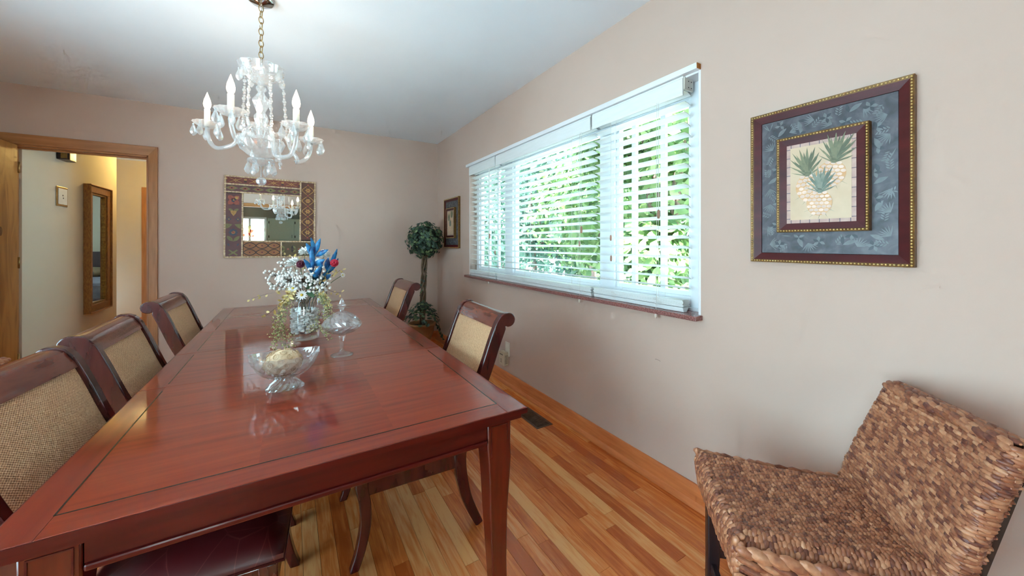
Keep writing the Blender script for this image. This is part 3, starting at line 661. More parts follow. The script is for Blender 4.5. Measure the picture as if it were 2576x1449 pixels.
    for i in range(nu + 1):
        for j in range(nv + 1):
            u, v = i / nu, j / nv; x = -.2 + .42 * u; y = -HB + .0 + 2 * HB * v
            ed = min(1, 6.5 * min(u, 1 - u), 6.5 * min(v, 1 - v)) if 0 < i < nu and 0 < j < nv else 0
            vs.append((x, y, .388 + .034 * math.sqrt(max(0, 1 - (1 - ed) ** 2)) + .012 * math.sin(PI * u) * math.sin(PI * v)))
    kk = len(vs)
    vs += [(x, y, .366) for x, y, z in vs[:kk]]
    for i in range(nu):
        for j in range(nv):
            a_ = i * (nv + 1) + j; fs.append((a_, a_ + nv + 1, a_ + nv + 2, a_ + 1)); fs.append((kk + a_, kk + a_ + 1, kk + a_ + nv + 2, kk + a_ + nv + 1))
    ring = [i * (nv + 1) for i in range(nu + 1)] + [nu * (nv + 1) + j for j in range(1, nv + 1)] + [i * (nv + 1) + nv for i in range(nu - 1, -1, -1)] + [j for j in range(nv - 1, 0, -1)]
    for i in range(len(ring)): a_, b_ = ring[i], ring[(i + 1) % len(ring)]; fs.append((b_, a_, kk + a_, kk + b_))
    sp = pad.add(vs, fs).build('seat_pad', leather_m, t, angle=50)
    # piping round the lower edge of the pad
    e_ = [(-.2, -HB), (.22, -HB), (.22, HB), (-.2, HB)]
    MB().tube([(x, y, .370) for x, y in e_], .0045, 6, closed=True).build('piping', leather_m, sp, smooth=True)
    for sy_ in (-1, 1):
        c = smooth_curve([(.232, 0, 0), (.209, 0, .07), (.192, 0, .16), (.194, 0, .24), (.204, 0, .30), (.204, 0, .366)], 4)
        sect_loft([(p.x - .02, sy_ * (HB - .024), p.z, .016 + .007 * p.z / .36, .017 + .006 * p.z / .36) for p in c], 'front_leg', chair_m, t)
        MB().lathe([(.011, -.0), (.011, .006)], 12, (.212, sy_ * (HB - .024), 0)).build('floor_glide', ivory_m, t)
        MB().lathe([(.012, 0), (.012, .006)], 12, (-.285, sy_ * (HB - .017), 0)).build('floor_glide', ivory_m, t)
    return t
chair = make_chair()
spots = [(-.214, 1.43, math.radians(-5), 'cane back dining chair nearest the camera, on the doorway side of the table'),
         (-.205, 2.085, math.radians(0), 'middle of the three cane back dining chairs on the doorway side'),
         (-.216, 2.945, math.radians(-1.5), 'farthest of the three cane back dining chairs on the doorway side'),
         (.420, 1.70, PI + math.radians(-1.5), 'cane back dining chair on the window side, nearest the wall outlet'),
         (.424, 3.165, PI + math.radians(1), 'cane back dining chair on the window side, nearest the ivy topiary')]
for i, (x, y, rz, lab) in enumerate(spots):
    o = chair if i == 0 else copy_tree(chair)
    o.location = (x, y, 0); o.rotation_euler = (0, 0, rz); o['label'] = lab

# ------------------------------------------------------------------ seagrass stools
def chunk(mb, c, t, nrm, ln, r):
    t = t.normalized(); nrm = (nrm - t * nrm.dot(t)).normalized(); w = t.cross(nrm)
    vs = []; n_ = 6
    for s_, k in ((-.5, .30), (-.28, .92), (.2, 1.0), (.5, .35)):
        for j in range(n_):
            q = 2 * PI * j / n_
            vs.append(c + t * (s_ * ln) + nrm * (r * k * .85 * math.sin(q)) + w * (r * k * math.cos(q)))
    fs = [(i * n_ + j, i * n_ + (j + 1) % n_, (i + 1) * n_ + (j + 1) % n_, (i + 1) * n_ + j) for i in range(3) for j in range(n_)]
    fs += [tuple(range(n_ - 1, -1, -1)), tuple(range(3 * n_, 4 * n_))]
    mb.add(vs, fs)
def strand(mb, path, r, ln, rr, twist=.35):
    """a rope of overlapping twisted leaf folds along a path of (point, normal)"""
    pts = [p for p, n_ in path]; d = [0]
    for i in range(1, len(pts)): d.append(d[-1] + (pts[i] - pts[i - 1]).length)
    s_ = rr.uniform(0, ln); k = 0
    while s_ < d[-1]:
        i = max(j for j in range(len(d)) if d[j] <= s_); i = min(i, len(pts) - 2)
        u = (s_ - d[i]) / max(1e-9, d[i + 1] - d[i]); p = pts[i].lerp(pts[i + 1], u); nn = path[i][1].lerp(path[i + 1][1], u).normalized()
        t = (pts[i + 1] - pts[i]).normalized(); w = t.cross(nn)
        tw = twist * rr.uniform(.6, 1.3)
        sc_ = rr.uniform(.85, 1.2)
        chunk(mb, p + nn * rr.uniform(-.001, .0012), (t + w * tw).normalized(), nn, ln * 1.65 * sc_, r * rr.uniform(.9, 1.15))
        s_ += ln * sc_; k += 1
def make_stool(label):
    rr = random.Random(3)
    t = thing('seagrass_stool', label, 'stool', (0, 0, 0), group='woven seagrass stools')
    SW, SD0, SD1, SZ = .188, -.18, .226, .520       # half width, back and front of the seat, seat height
    def seat_z(x): u = (x - SD0) / (SD1 - SD0); return SZ - .012 + .022 * u * u
    BX(SD0, SD1 - .015, -SW + .02, SW - .02, SZ - .125, SZ - .028).build('seat_core', core_m, t, bevel=.01)
    # seat strands run across the width and wrap over both sides
    mb = MB(); n_ = 39
    for i in range(n_):
        x = SD0 + .01 + (SD1 - SD0 - .02) * i / (n_ - 1); z = seat_z(x); path = []
        flare = .012 * (i / n_)
        hw_ = SW - .012 + flare
        for s_ in range(3): path.append((Vector((x, -hw_ - .010, z - .10 + .03 * s_)), Vector((0, -1, .1))))
        path += [(Vector((x, -hw_, z - .018)), Vector((0, -1, .6)).normalized()), (Vector((x, -hw_ + .025, z)), Vector((0, -.3, 1)).normalized())]
        for s_ in range(1, 8): y = -hw_ + .025 + (2 * hw_ - .05) * s_ / 8; path.append((Vector((x, y, z - .010 * math.sin(PI * s_ / 8))), Vector((0, 0, 1))))
        path += [(Vector((x, hw_ - .025, z)), Vector((0, .3, 1)).normalized()), (Vector((x, hw_, z - .018)), Vector((0, 1, .6)).normalized())]
        for s_ in range(3): path.append((Vector((x, hw_ + .010, z - .04 - .03 * s_)), Vector((0, 1, .1))))
        strand(mb, path, .0070, .0135, rr, .36)
    o = mb.build('seat_weave', grass_m, t, angle=60); o['kind'] = 'stuff'
    # front face strands, running down
    mb = MB()
    for i in range(34):
        y = (-SW + .006) + 2 * (SW - .006) * i / 33; path = []
        for x, z, nx, nz_ in ((SD1 - .006, SZ + .003, .3, 1), (SD1 + .003, SZ - .004, .6, .8), (SD1 + .012, SZ - .03, 1, .1), (SD1 + .006, SZ - .075, 1, 0), (SD1 - .004, SZ - .12, 1, 0)): path.append((Vector((x, y, z)), Vector((nx, 0, nz_)).normalized()))
        strand(mb, path, .0075, .015, rr, .3)
    o = mb.build('front_weave', grass_m, t, angle=60); o['kind'] = 'stuff'
    # side rims: thick braided edging along both sides of the seat
    for sy_ in (-1, 1):
        mb = MB()
        for row, (zz, rad, ln) in enumerate(((-.022, .0125, .030), (-.048, .0095, .034), (-.068, .0095, .034), (-.088, .0095, .034), (-.108, .0095, .034))):
            path = [(Vector((SD1 - .006 - (SD1 - SD0) * s_ / 8, sy_ * (SW + .008 + .012 * (1 - s_ / 8) + (.004 if row == 0 else 0)), seat_z(SD1 - (SD1 - SD0) * s_ / 8) + zz)), Vector((0, sy_, .35 if row == 0 else .05)).normalized()) for s_ in range(9)]
            strand(mb, path, rad, ln, rr, .30 * sy_)
        o = mb.build('side_braid', grass_m, t, angle=60); o['kind'] = 'stuff'
    # stout corner ropes close the front corners
    for sy_ in (-1, 1):
        mb = MB()
        for dx_, dy_ in ((.0, .006), (.008, -.002)):
            strand(mb, [(Vector((SD1 + dx_ - .002 - .002 * s_, sy_ * (SW + dy_ + .002), SZ + .002 - .03 * s_)), Vector((.7, sy_ * .7, .1)).normalized()) for s_ in range(5)], .0095, .017, rr, .25)
        o = mb.build('corner_weave', grass_m, t, angle=60); o['kind'] = 'stuff'
    # low reclined back: strands run round it
    bh, rec, th = .305, .115, .05
    def bpos(u): return Vector((SD0 + .018 - rec * u ** 1.2 , 0, SZ - .03 + bh * u))
    c0, c1 = bpos(0), bpos(1)
    q = MB(); q.extrude([(c0.x - .008, -SW + .008, c0.z - .09), (c0.x - th + .012, -SW + .008, c0.z - .09), (c1.x - th + .012, -SW + .008, c1.z - .012), (c1.x - .01, -SW + .008, c1.z - .012)], (0, 2 * SW - .016, 0)); q.build('back_core', core_m, t)
    mb = MB(); n_ = 41
    for i in range(n_):
        u = i / (n_ - 1) ; p = bpos(u); nf = Vector((bh, 0, rec)).normalized(); hb = SW + .004 - .012 * u
        c_ = [(0, -hb + .018, nf), (0, -hb * .5, nf), (0, 0, nf), (0, hb * .5, nf), (0, hb - .018, nf), (-.006, hb - .004, (nf + Vector((0, 1, 0))).normalized()), (-.02, hb + .003, Vector((0, 1, 0))), (-th + .018, hb + .002, Vector((0, 1, 0))), (-th + .004, hb - .008, (Vector((0, 1, 0)) - nf).normalized()),
              (-th, hb * .5, -nf), (-th, 0, -nf), (-th, -hb * .5, -nf), (-th + .004, -hb + .008, (Vector((0, -1, 0)) - nf).normalized()), (-th + .018, -hb - .002, Vector((0, -1, 0))), (-.02, -hb - .003, Vector((0, -1, 0))), (-.006, -hb + .004, (nf + Vector((0, -1, 0))).normalized()), (0, -hb + .018, nf)]
        bow = lambda y: .012 * (1 - (y / hb) ** 2) * -1
        strand(mb, [(Vector((p.x + a_ + bow(b_), b_, p.z)), n__) for a_, b_, n__ in c_], .0050 + .0012 * u, .015, rr, .16)
    # rolled top edge
    for k_ in range(5):
        a_ = PI * (k_ + .3) / 5
        strand(mb, [(Vector((c1.x - th / 2 + (th / 2) * math.cos(a_), -SW + .012 + 2 * (SW - .012) * s_ / 6, c1.z + .012 * math.sin(a_))), Vector((math.cos(a_), 0, math.sin(a_) + .4)).normalized()) for s_ in range(7)], .0085, .022, rr, .25)
    o = mb.build('back_weave', grass_m, t, angle=60); o['kind'] = 'stuff'
    # dark legs and stretchers
    for sx_, xx in ((1, SD1 - .035), (-1, SD0 + .03)):
        for sy_ in (-1, 1):
            sect_loft([(xx + (sx_ * .006), sy_ * (SW - .02), 0, .014, .014), (xx, sy_ * (SW - .022), .2, .018, .018), (xx, sy_ * (SW - .024), SZ - .11, .019, .019)], 'leg', stool_leg_m, t)
    for sy_ in (-1, 1): BX(SD0 + .03, SD1 - .035, sy_ * (SW - .022) - .009, sy_ * (SW - .022) + .009, .2, .235).build('stretcher', stool_leg_m, t, bevel=.003)
    for xx, zz in ((SD1 - .035, .15), (SD0 + .03, .26)): BX(xx - .009, xx + .009, -SW + .024, SW - .024, zz, zz + .035).build('stretcher', stool_leg_m, t, bevel=.003)
    for sy_ in (-1, 1): BX(SD0 + .03, SD1 - .035, sy_ * (SW - .03) - .01, sy_ * (SW - .03) + .01, SZ - .16, SZ - .12).build('seat_rail', stool_leg_m, t)
    for xx in (SD1 - .03, SD0 + .03): BX(xx - .01, xx + .01, -SW + .03, SW - .03, SZ - .16, SZ - .12).build('seat_rail', stool_leg_m, t)
    return t
st = make_stool('brown woven seagrass stool below the large framed pineapple print')
st.location = (1.202, .448, 0); st.rotation_euler = (0, 0, math.radians(135))
s2 = copy_tree(st); s2['label'] = 'woven seagrass stool at the left picture edge behind the nearest cane chair'
s2.location = (-1.2, 1.9, 0); s2.rotation_euler = (0, 0, math.radians(180))

# ------------------------------------------------------------------ chandelier
CD = 1.93
CC = at(657, 300, CD); CX_, CY_ = CC.x, CC.y
cz = lambda y: EYE + (HY - y) * CD / F_PX
ch = thing('chandelier', 'lit crystal chandelier with five candle arms hanging over the table', 'chandelier', (CX_, CY_, CEIL))
Z = lambda y: cz(y) - CEIL
MB().lathe([(.062, 0), (.062, -.012), (.05, -.022), (.02, -.03), (.008, -.036)], 28).build('canopy', chrome_m, ch, smooth=True)
# chain of oval links
lk = MB(); lk.tube([(.011 * math.cos(2 * PI * i / 14), 0, .019 * math.sin(2 * PI * i / 14)) for i in range(14)], .0022, 6, closed=True); lkm = lk.mesh('chain_link', brass_m, smooth=True)
z = -.05; i = 0
while z > Z(158):
    o = bpy.data.objects.new('chain_link', lkm); COL.objects.link(o); o.parent = ch; o.location = (0, 0, z); o.rotation_euler = (0, 0, (PI / 2) * (i % 2) + .5); z -= .0305; i += 1
MB().tube([(.006, .004, -.03), (-.006, .003, -.12), (.006, -.003, -.2), (0, 0, Z(160))], .0018, 6).build('lamp_wire', candle_m, ch, smooth=True)
def flute(k, amp): return lambda q, r, z, i, j: r * (1 + amp * abs(math.sin(k * q)))
def cut(k, amp): return lambda q, r, z, i, j: r * (1 + amp * (1 if (i + j) % 2 else -1))
MB().lathe([(.012, Z(216)), (.03, Z(212)), (.062, Z(200)), (.088, Z(184)), (.098, Z(168)), (.094, Z(168)), (.082, Z(183)), (.058, Z(197)), (.028, Z(208)), (.012, Z(211))], 28, rf=flute(7, .07)).build('top_dome', crystal_m, ch, angle=30)
colp = [(.008, Z(160)), (.010, Z(214)), (.022, Z(220)), (.024, Z(226)), (.014, Z(232)), (.016, Z(236)), (.036, Z(250)), (.040, Z(258)), (.028, Z(272)), (.018, Z(282)), (.030, Z(292)), (.033, Z(302)), (.022, Z(320)), (.020, Z(340)), (.030, Z(352))]
MB().lathe(colp, 14, rf=cut(7, .05)).build('column', crystal_m, ch)
MB().lathe([(.030, Z(350)), (.06, Z(347)), (.098, Z(352)), (.106, Z(360)), (.09, Z(378)), (.06, Z(392)), (.03, Z(398)), (.004, Z(400))], 26, rf=cut(13, .03)).build('hub_bowl', crystal_m, ch)
MB().lathe([(.02, Z(398)), (.058, Z(402)), (.062, Z(407)), (.04, Z(412)), (.015, Z(416)), (.004, Z(420))], 20, rf=flute(8, .08)).build('bottom_cup', crystal_m, ch, angle=30)
# crystal drop, shared mesh: faceted almond hanging from its origin
dm = MB(); dm.lathe([(.0012, 0), (.0012, -.008), (.004, -.011), (.012, -.032), (.0165, -.046), (.012, -.058), (.004, -.066), (0, -.067)], 8); dm.ell((0, 0, -.006), .0055, 8, 4); dmm = dm.mesh('crystal_drop', crystal_m)
def drop(par, p, rz=0, s_=1.0):
    o = bpy.data.objects.new('crystal_drop', dmm); COL.objects.link(o); o.parent = par; o.location = p; o.rotation_euler = (0, 0, rz); s_ *= 1.12; o.scale = (s_, s_ * .8, s_); return o
base = Vector((CX_, CY_, CEIL))
heads = [(521.4, 275.8, 1.98), (580.6, 237.6, 1.695), (745.3, 275.4, 1.73), (782, 319, 2.07), (652, 285, 2.2)]
for (px, py, d) in heads:
    tip = at(px, py, d) - base                 # foot of the bulb
    hx = Vector((tip.x, tip.y, 0)); rad = hx.length; dr = hx.normalized(); zc = tip.z - .088
    prof = [(.035, Z(352)), (.055, Z(338)), (.085, Z(330)), (.115, Z(340)), (.135, zc - .055), (.165, zc - .105), (rad - .075, zc - .122), (rad - .03, zc - .102), (rad - .004, zc - .055), (rad, zc - .004)]
    pts = [dr * a_ + Vector((0, 0, b_)) for a_, b_ in prof]
    ar = MB().tube(smooth_curve(pts, 4), .0105, 10).build('arm', crystal_m, ch, smooth=True)
    c = dr * rad + Vector((0, 0, zc))
    MB().lathe([(.010, -.012), (.03, -.008), (.058, .012), (.064, .018), (.056, .016), (.028, -.001), (.010, -.004)], 24, c, rf=cut(12, .05)).build('bobeche', crystal_m, ar)
    MB().lathe([(.0125, -.004), (.0135, 0), (.0135, .088), (.011, .09)], 16, c).build('candle_sleeve', candle_m, ar, smooth=True)
    MB().lathe([(.008, .088), (.0155, .104), (.0175, .118), (.0145, .138), (.008, .158), (.003, .174), (0, .182)], 16, c).build('bulb', bulb_m, ar, smooth=True)
    for k in range(5):
        a_ = math.atan2(dr.y, dr.x) + 2 * PI * (k + .5) / 5
        drop(ar, c + Vector((.058 * math.cos(a_), .058 * math.sin(a_), .010)), a_, R.uniform(.9, 1.05))
    light('bulb_light', 'POINT', base + c + Vector((0, 0, .118)), (0, 0, 0), 2.0, (1.0, .80, .60), .012)
    # bead garland from the dome down to the arm
    p0 = dr * .096 + Vector((0, 0, Z(174))); p1 = dr * .115 + Vector((0, 0, Z(340) + .012))
    g_ = MB()
    for k in range(24):
        u = k / 23; p = p0.lerp(p1, u) + Vector((0, 0, -.03 * math.sin(PI * u) * (1 - u))); g_.ell(p, .0062 if k % 3 else .0095, 7, 5)
    g_.build('bead_strand', crystal_m, ch)
for k in range(7):
    a_ = 2 * PI * k / 7 + .3
    drop(ch, (.096 * math.cos(a_), .096 * math.sin(a_), Z(176)), a_, .95)
for k in range(6):
    a_ = 2 * PI * k / 6 + .2; drop(ch, (.056 * math.cos(a_), .056 * math.sin(a_), Z(406)), a_, .95)
for k in range(3):
    a_ = 2 * PI * k / 3; drop(ch, (.07 * math.cos(a_), .07 * math.sin(a_), Z(384)), a_, .6)
MB().tube([(0, 0, Z(418)), (0, 0, Z(446))], .0012, 5).build('hook_wire', chrome_m, ch)
MB().ell((0, 0, Z(456)), (.024, .024, .022), 10, 7).build('crystal_ball', crystal_m, ch)
g_ = MB()
pst = at(705, 360, 1.86) - base
for k in range(15): g_.ell((pst.x, pst.y, pst.z + .02 - k * .0105), .0055 if k % 4 else .009, 7, 5)
g_.build('bead_strand', crystal_m, ch)

# ------------------------------------------------------------------ glassware on the table
cp = thing('candy_dish', 'clear cut glass lidded candy dish on a tall stem', 'glass dish', (.197, 1.811, TZ))
diam = lambda k, amp: (lambda q, r, z, i, j: r * (1 + amp * (1 if (i + j) % 2 else -1)))
MB().lathe([(0, .0005), (.046, .0005), (.047, .003), (.03, .008), (.013, .014), (.009, .024), (.008, .055), (.011, .066), (.016, .078), (.017, .086), (.011, .094)], 24).build('foot_and_stem', glass_m, cp, smooth=True)
MB().lathe([(.011, .094), (.03, .097), (.052, .106), (.068, .117), (.077, .127), (.080, .136), (.077, .136), (.073, .127), (.06, .115), (.03, .103), (0.0, .101)], 30, rf=lambda q, r, z, i, j: r * (1 + (.05 * (1 if (i + j) % 2 else -1) if 1 < i < 6 else 0))).build('bowl', cut_m, cp)
ld = MB().lathe([(0, .205), (.008, .2045), (.010, .197), (.022, .193), (.04, .183), (.056, .171), (.07, .156), (.080, .142), (.083, .138), (.078, .137), (.068, .15), (.05, .168), (.03, .182), (0, .189)], 30, rf=lambda q, r, z, i, j: r * (1 + (.05 * (1 if (i + j) % 2 else -1) if 2 < i < 8 else 0))).build('lid', cut_m, cp)
MB().lathe([(.008, .2), (.011, .206), (.019, .217), (.020, .222), (.013, .231), (.011, .236), (.007, .246), (0, .256)], 9, (0, 0, 0)).build('finial', cut_m, ld)
bw = thing('crystal_bowl', 'boat shaped cut crystal bowl on a flared foot', 'bowl', (-.016, 1.497, TZ))
def boat(prof_a, prof_b, n_=40, th=.004, cutf=True):
    """closed shell of boat-shaped rings (half length, half width, z, end rise)"""
    vs = []; fs = []; rings = prof_a + prof_b
    for i, (a_, b_, z_, rise) in enumerate(rings):
        for j in range(n_):
            q = 2 * PI * j / n_; cq, sq = math.cos(q), math.sin(q)
            e = 1 + (.05 * (1 if (i + j) % 2 else -1) if cutf and 0 < i < len(prof_a) - 1 else 0)
            x = a_ * e * math.copysign(abs(cq) ** .85, cq); y = b_ * e * math.copysign(abs(sq) ** 1.15, sq)
            zz = z_ + rise * abs(cq) ** 3 + (.0035 * abs(math.sin(q * 9)) if abs(i - len(prof_a) + .5) < 1 else 0)
            vs.append((x, y, zz))
    m_ = len(rings)
    for i in range(m_ - 1):
        for j in range(n_): fs.append((i * n_ + j, i * n_ + (j + 1) % n_, (i + 1) * n_ + (j + 1) % n_, (i + 1) * n_ + j))
    fs += [tuple(range(n_ - 1, -1, -1)), tuple(range((m_ - 1) * n_, m_ * n_))]
    return MB().add(vs, fs)
boat([(.026, .02, .038, 0), (.05, .036, .044, 0), (.069, .049, .056, 0), (.082, .057, .071, .001), (.092, .063, .087, .003), (.100, .067, .103, .007), (.106, .07, .115, .011)], [(.102, .067, .114, .011), (.09, .059, .09, .003), (.074, .05, .068, 0), (.05, .034, .054, 0), (.03, .02, .050, 0)]).build('bowl', cut_m, bw)
boat([(.058, .036, .001, -.0), (.056, .034, .008, 0), (.044, .028, .02, 0), (.03, .021, .032, 0), (.027, .019, .038, 0)], [(.01, .008, .0385, 0)]).build('foot', cut_m, bw)
# carved flower ball lying in the bowl
petal_m = noise_mat('tan_wood_petal', [(190, 152, 112), (226, 194, 154), (238, 214, 180)], 60, rough=.7, rand=.5, island=True)
pb = thing('flower_ball', 'tan ball of carved wooden rosettes lying in the crystal bowl', 'decoration', (-.022, 1.497, TZ + .090))
MB().ell((0, 0, 0), (.056, .046, .042), 20, 12).build('core', petal_m, pb, smooth=True)
m = MB()
for k in range(46):
    zf = 1 - 2 * (k + .5) / 46; a_ = k * 2.39996; rr_ = math.sqrt(1 - zf * zf)
    nrm = Vector((rr_ * math.cos(a_), rr_ * math.sin(a_), zf)); ce = Vector((nrm.x * .056, nrm.y * .046, nrm.z * .042)); u = nrm.orthogonal().normalized(); w = nrm.cross(u)
    pts = []
    for s_ in range(18):
        q = s_ * .72 + k; rad = .0115 * (1 - s_ / 20); pts.append(ce + nrm * (.001 + .004 * s_ / 18) + u * (rad * math.cos(q)) + w * (rad * math.sin(q)))
    m.tube(pts, .0013, 4)
o = m.build('rosette', petal_m, pb, smooth=True); o['kind'] = 'stuff'

# ------------------------------------------------------------------ vase with flowers
V0 = Vector((.064, 2.222, TZ))
va = thing('glass_vase', 'clear glass vase filled with white petals, holding the mixed bouquet', 'vase', V0)
MB().lathe([(0, .0008), (.060, .0008), (.064, .004), (.06, .012), (.05, .022), (.056, .03), (.066, .045), (.07, .075), (.068, .12), (.062, .165), (.056, .2), (.060, .215), (.057, .215), (.053, .2), (.058, .165), (.064, .12), (.066, .075), (.062, .047), (.052, .034), (0, .032)], 32).build('vase_body', glass_m, va, smooth=True)
whiteflower_m = noise_mat('white_petal', [(228, 222, 212), (246, 243, 238)], 50, rough=.7, rand=.5, island=True)
m = MB()
for k in range(420):
    zz = R.uniform(.042, .155); rm = .058 * math.sqrt(R.random()); a_ = R.uniform(0, 2 * PI)
    rot = Matrix.Rotation(R.uniform(0, 6), 3, 'X') @ Matrix.Rotation(R.uniform(0, 6), 3, 'Z')
    m.ell((rm * math.cos(a_), rm * math.sin(a_), zz), (.013, .010, .004), 6, 4, rot)
o = m.build('petal_fill', whiteflower_m, va, smooth=True); o['kind'] = 'stuff'
stem_m = flat('dry_green_stem', (92, 104, 64), .7, 16)
twig_m = flat('brown_twig', (84, 70, 56), .7, 12)
berry_m = flat('white_berry', (232, 226, 218), .5, 8)
dry_m = noise_mat('dried_yellow_leaf', [(196, 164, 92), (224, 200, 140)], 40, rough=.7, rand=.6, island=True)
blue_m = noise_mat('blue_dyed_leaf', [(10, 28, 66), (16, 52, 108), (36, 130, 180), (38, 38, 96)], 18, rough=.45, rand=.7, island=True)
teal_m = noise_mat('teal_leaf', [(26, 70, 80), (40, 92, 96)], 30, rough=.5)
green_m = noise_mat('green_leaf', [(44, 66, 44), (66, 90, 58)], 40, rough=.5)
burg_m = flat('burgundy_rose_petal', (92, 14, 40), .6, 10)
red_m = flat('red_rose_petal', (184, 18, 52), .6, 12)
daisyc_m = flat('daisy_centre', (214, 178, 60), .7, 14)
mouth = Vector((0, 0, .19))
def leaf(mb, base_, tip, wid, nrm, fold=.15, k=5):
    base_, tip = Vector(base_), Vector(tip); ax = tip - base_; nrm = Vector(nrm); s_ = ax.cross(nrm)
    if s_.length < 1e-6: s_ = ax.orthogonal()
    s_.normalize(); nn = s_.cross(ax).normalized(); Lh = ax.length
    top = []; mid = []; bot = []
    for i in range(k + 1):
        u = i / k; w_ = wid * math.sin(PI * min(1, u * .94 + .03)) ** .8; c = base_ + ax * u + nn * (Lh * .10 * math.sin(PI * u))
        mid.append(c - nn * (fold * w_)); top.append(c + s_ * w_); bot.append(c - s_ * w_)
    vs = mid + top + bot; fs = []
    for i in range(k): fs.append((i, i + 1, k + 1 + i + 1, k + 1 + i)); fs.append((i + 1, i, 2 * (k + 1) + i, 2 * (k + 1) + i + 1))
    mb.add(vs, fs)
def fl_pos(px, py, d): return at(px, py, d) - V0
def stem(par, p, mat, r=.0016, sag=.02):
    a_ = Vector((p.x * .12, p.y * .12, .06)); b_ = mouth + Vector((p.x * .25, p.y * .25, 0)); MB().tube(smooth_curve([a_, b_, b_.lerp(p, .5) + Vector((0, 0, sag)), p], 4), r, 5).build('stem', mat, par, smooth=True)
def rose(label, px, py, d, mat, r):
    p = fl_pos(px, py, d); t = thing('rose', label, 'flower', V0); stem(t, p, stem_m)
    m = MB(); view = Vector((-p.x * .3 - V0.x, -V0.y, .5)).normalized(); u = view.orthogonal().normalized(); w = view.cross(u)
    for ring, (n_, rad, up_) in enumerate(((3, .3, .5), (5, .62, .32), (7, 1.0, .0))):
        for k in range(n_):
            a_ = 2 * PI * k / n_ + ring * .6; d_ = u * math.cos(a_) + w * math.sin(a_)
            c = p + d_ * (r * rad * .6) + view * (r * up_)
            bm_rot = Matrix((d_, view.cross(d_), view)).transposed()
            m.ell(c, (r * .20, r * .55, r * .5), 8, 6, bm_rot @ Matrix.Rotation(.45 * rad, 3, 'Y'))
    m.build('bloom', mat, t, smooth=True)
    return t
rose('dark burgundy rose at the left of the bouquet', 756, 665, 1.86, burg_m, .022)
rose('bright red rose at the right edge of the bouquet', 841, 662, 1.84, red_m, .022)
def leaf_branch(label, pts, tips, mat, w_):
    t = thing('leaf_branch', label, 'foliage', V0, group='blue dyed leaf branches in the bouquet')
    P_ = [fl_pos(*q) for q in pts]; MB().tube(smooth_curve([Vector((.005, 0, .08))] + P_, 4), .002, 5).build('stem', mat, t, smooth=True)
    for (bx_, by_, tx_, ty_, d) in tips:
        m = MB(); leaf(m, fl_pos(bx_, by_, d), fl_pos(tx_, ty_, d - .02), w_ * R.uniform(.85, 1.15), Vector((R.uniform(-.4, .4), -1, R.uniform(0, .5)))); o = m.build('leaf', mat, t, smooth=True)
        md = o.modifiers.new('thick', 'SOLIDIFY'); md.thickness = .0008
    return t
leaf_branch('tall blue dyed leaf branch at the top of the bouquet', [(785, 720, 1.9), (790, 660, 1.88), (796, 615, 1.88)],
            [(790, 640, 782, 598, 1.86), (793, 640, 806, 600, 1.88), (792, 655, 770, 612, 1.87), (795, 645, 826, 628, 1.88), (788, 680, 783, 620, 1.85), (790, 668, 817, 652, 1.86), (788, 690, 764, 652, 1.86), (787, 700, 808, 670, 1.85), (786, 710, 812, 660, 1.87), (785, 715, 776, 700, 1.86)], blue_m, .013)
leaf_branch('blue dyed leaf branch behind the red rose', [(800, 720, 1.93), (822, 680, 1.92), (838, 640, 1.91)],
            [(826, 672, 848, 626, 1.9), (822, 680, 826, 648, 1.9), (820, 690, 851, 650, 1.9), (812, 704, 832, 690, 1.9), (806, 712, 818, 684, 1.9), (800, 716, 815, 712, 1.9)], blue_m, .012)
def daisy(label, px, py, d, r, tilt, npet=13):
    p = fl_pos(px, py, d); t = thing('daisy', label, 'flower', V0, group='white daisies in the bouquet'); stem(t, p, stem_m)
    view = (Vector((-V0.x - p.x, -V0.y - p.y, .15)) + Vector(tilt)).normalized(); u = view.orthogonal().normalized(); w = view.cross(u)
    for k in range(npet):
        a_ = 2 * PI * k / npet; d_ = u * math.cos(a_) + w * math.sin(a_); m = MB(); leaf(m, p + d_ * r * .18, p + d_ * r * R.uniform(.9, 1.05) + view * r * .1, r * .15, view, .1, 4)
        m.build('petal', whiteflower_m, t, smooth=True)
    rot = Matrix((u, w, view)).transposed(); MB().ell(p + view * .002, (r * .24, r * .24, r * .14), 12, 6, rot).build('flower_centre', daisyc_m, t, smooth=True)
daisy('large white daisy facing front just above the vase mouth', 759, 742, 1.84, .027, (0, 0, .2))
daisy('white daisy with drooping petals left of the front daisy', 737, 725, 1.85, .026, (-.4, 0, .9))
daisy('white daisy farthest left, among the berry sprigs', 704, 701, 1.90, .024, (-1.2, 0, .1))
daisy('small cream daisy at the far right of the bouquet', 862, 692, 1.95, .015, (.9, 0, .3), 8)
def fluffy(label, px, py, d, r, npet=60):
    p = fl_pos(px, py, d); t = thing('white_bloom', label, 'flower', V0, group='full white blooms in the bouquet'); stem(t, p, stem_m)
    m = MB()
    for k in range(npet):
        zf = 1 - 1.5 * (k + .5) / npet; a_ = k * 2.39996; q = math.sqrt(max(0, 1 - zf * zf)); d_ = Vector((q * math.cos(a_), q * math.sin(a_), zf))
        leaf(m, p + d_ * r * .15, p + d_ * r * R.uniform(.8, 1.1), r * .2, d_.orthogonal(), .2, 3)
    o = m.build('petals', whiteflower_m, t, smooth=True); o['kind'] = 'stuff'
fluffy('shaggy white bloom beside the burgundy rose', 738, 662, 1.90, .034)
fluffy('white bloom behind the blue leaves, top left of the bouquet', 766, 634, 1.95, .03)
fluffy('white bloom behind the blue leaves, top right of the bouquet', 816, 642, 1.96, .032)
fluffy('white bloom low in the bouquet under the blue branch', 800, 662, 1.97, .028)
berry_mesh = MB().ell((0, 0, 0), .0042, 7, 5).mesh('berry', berry_m, smooth=True)
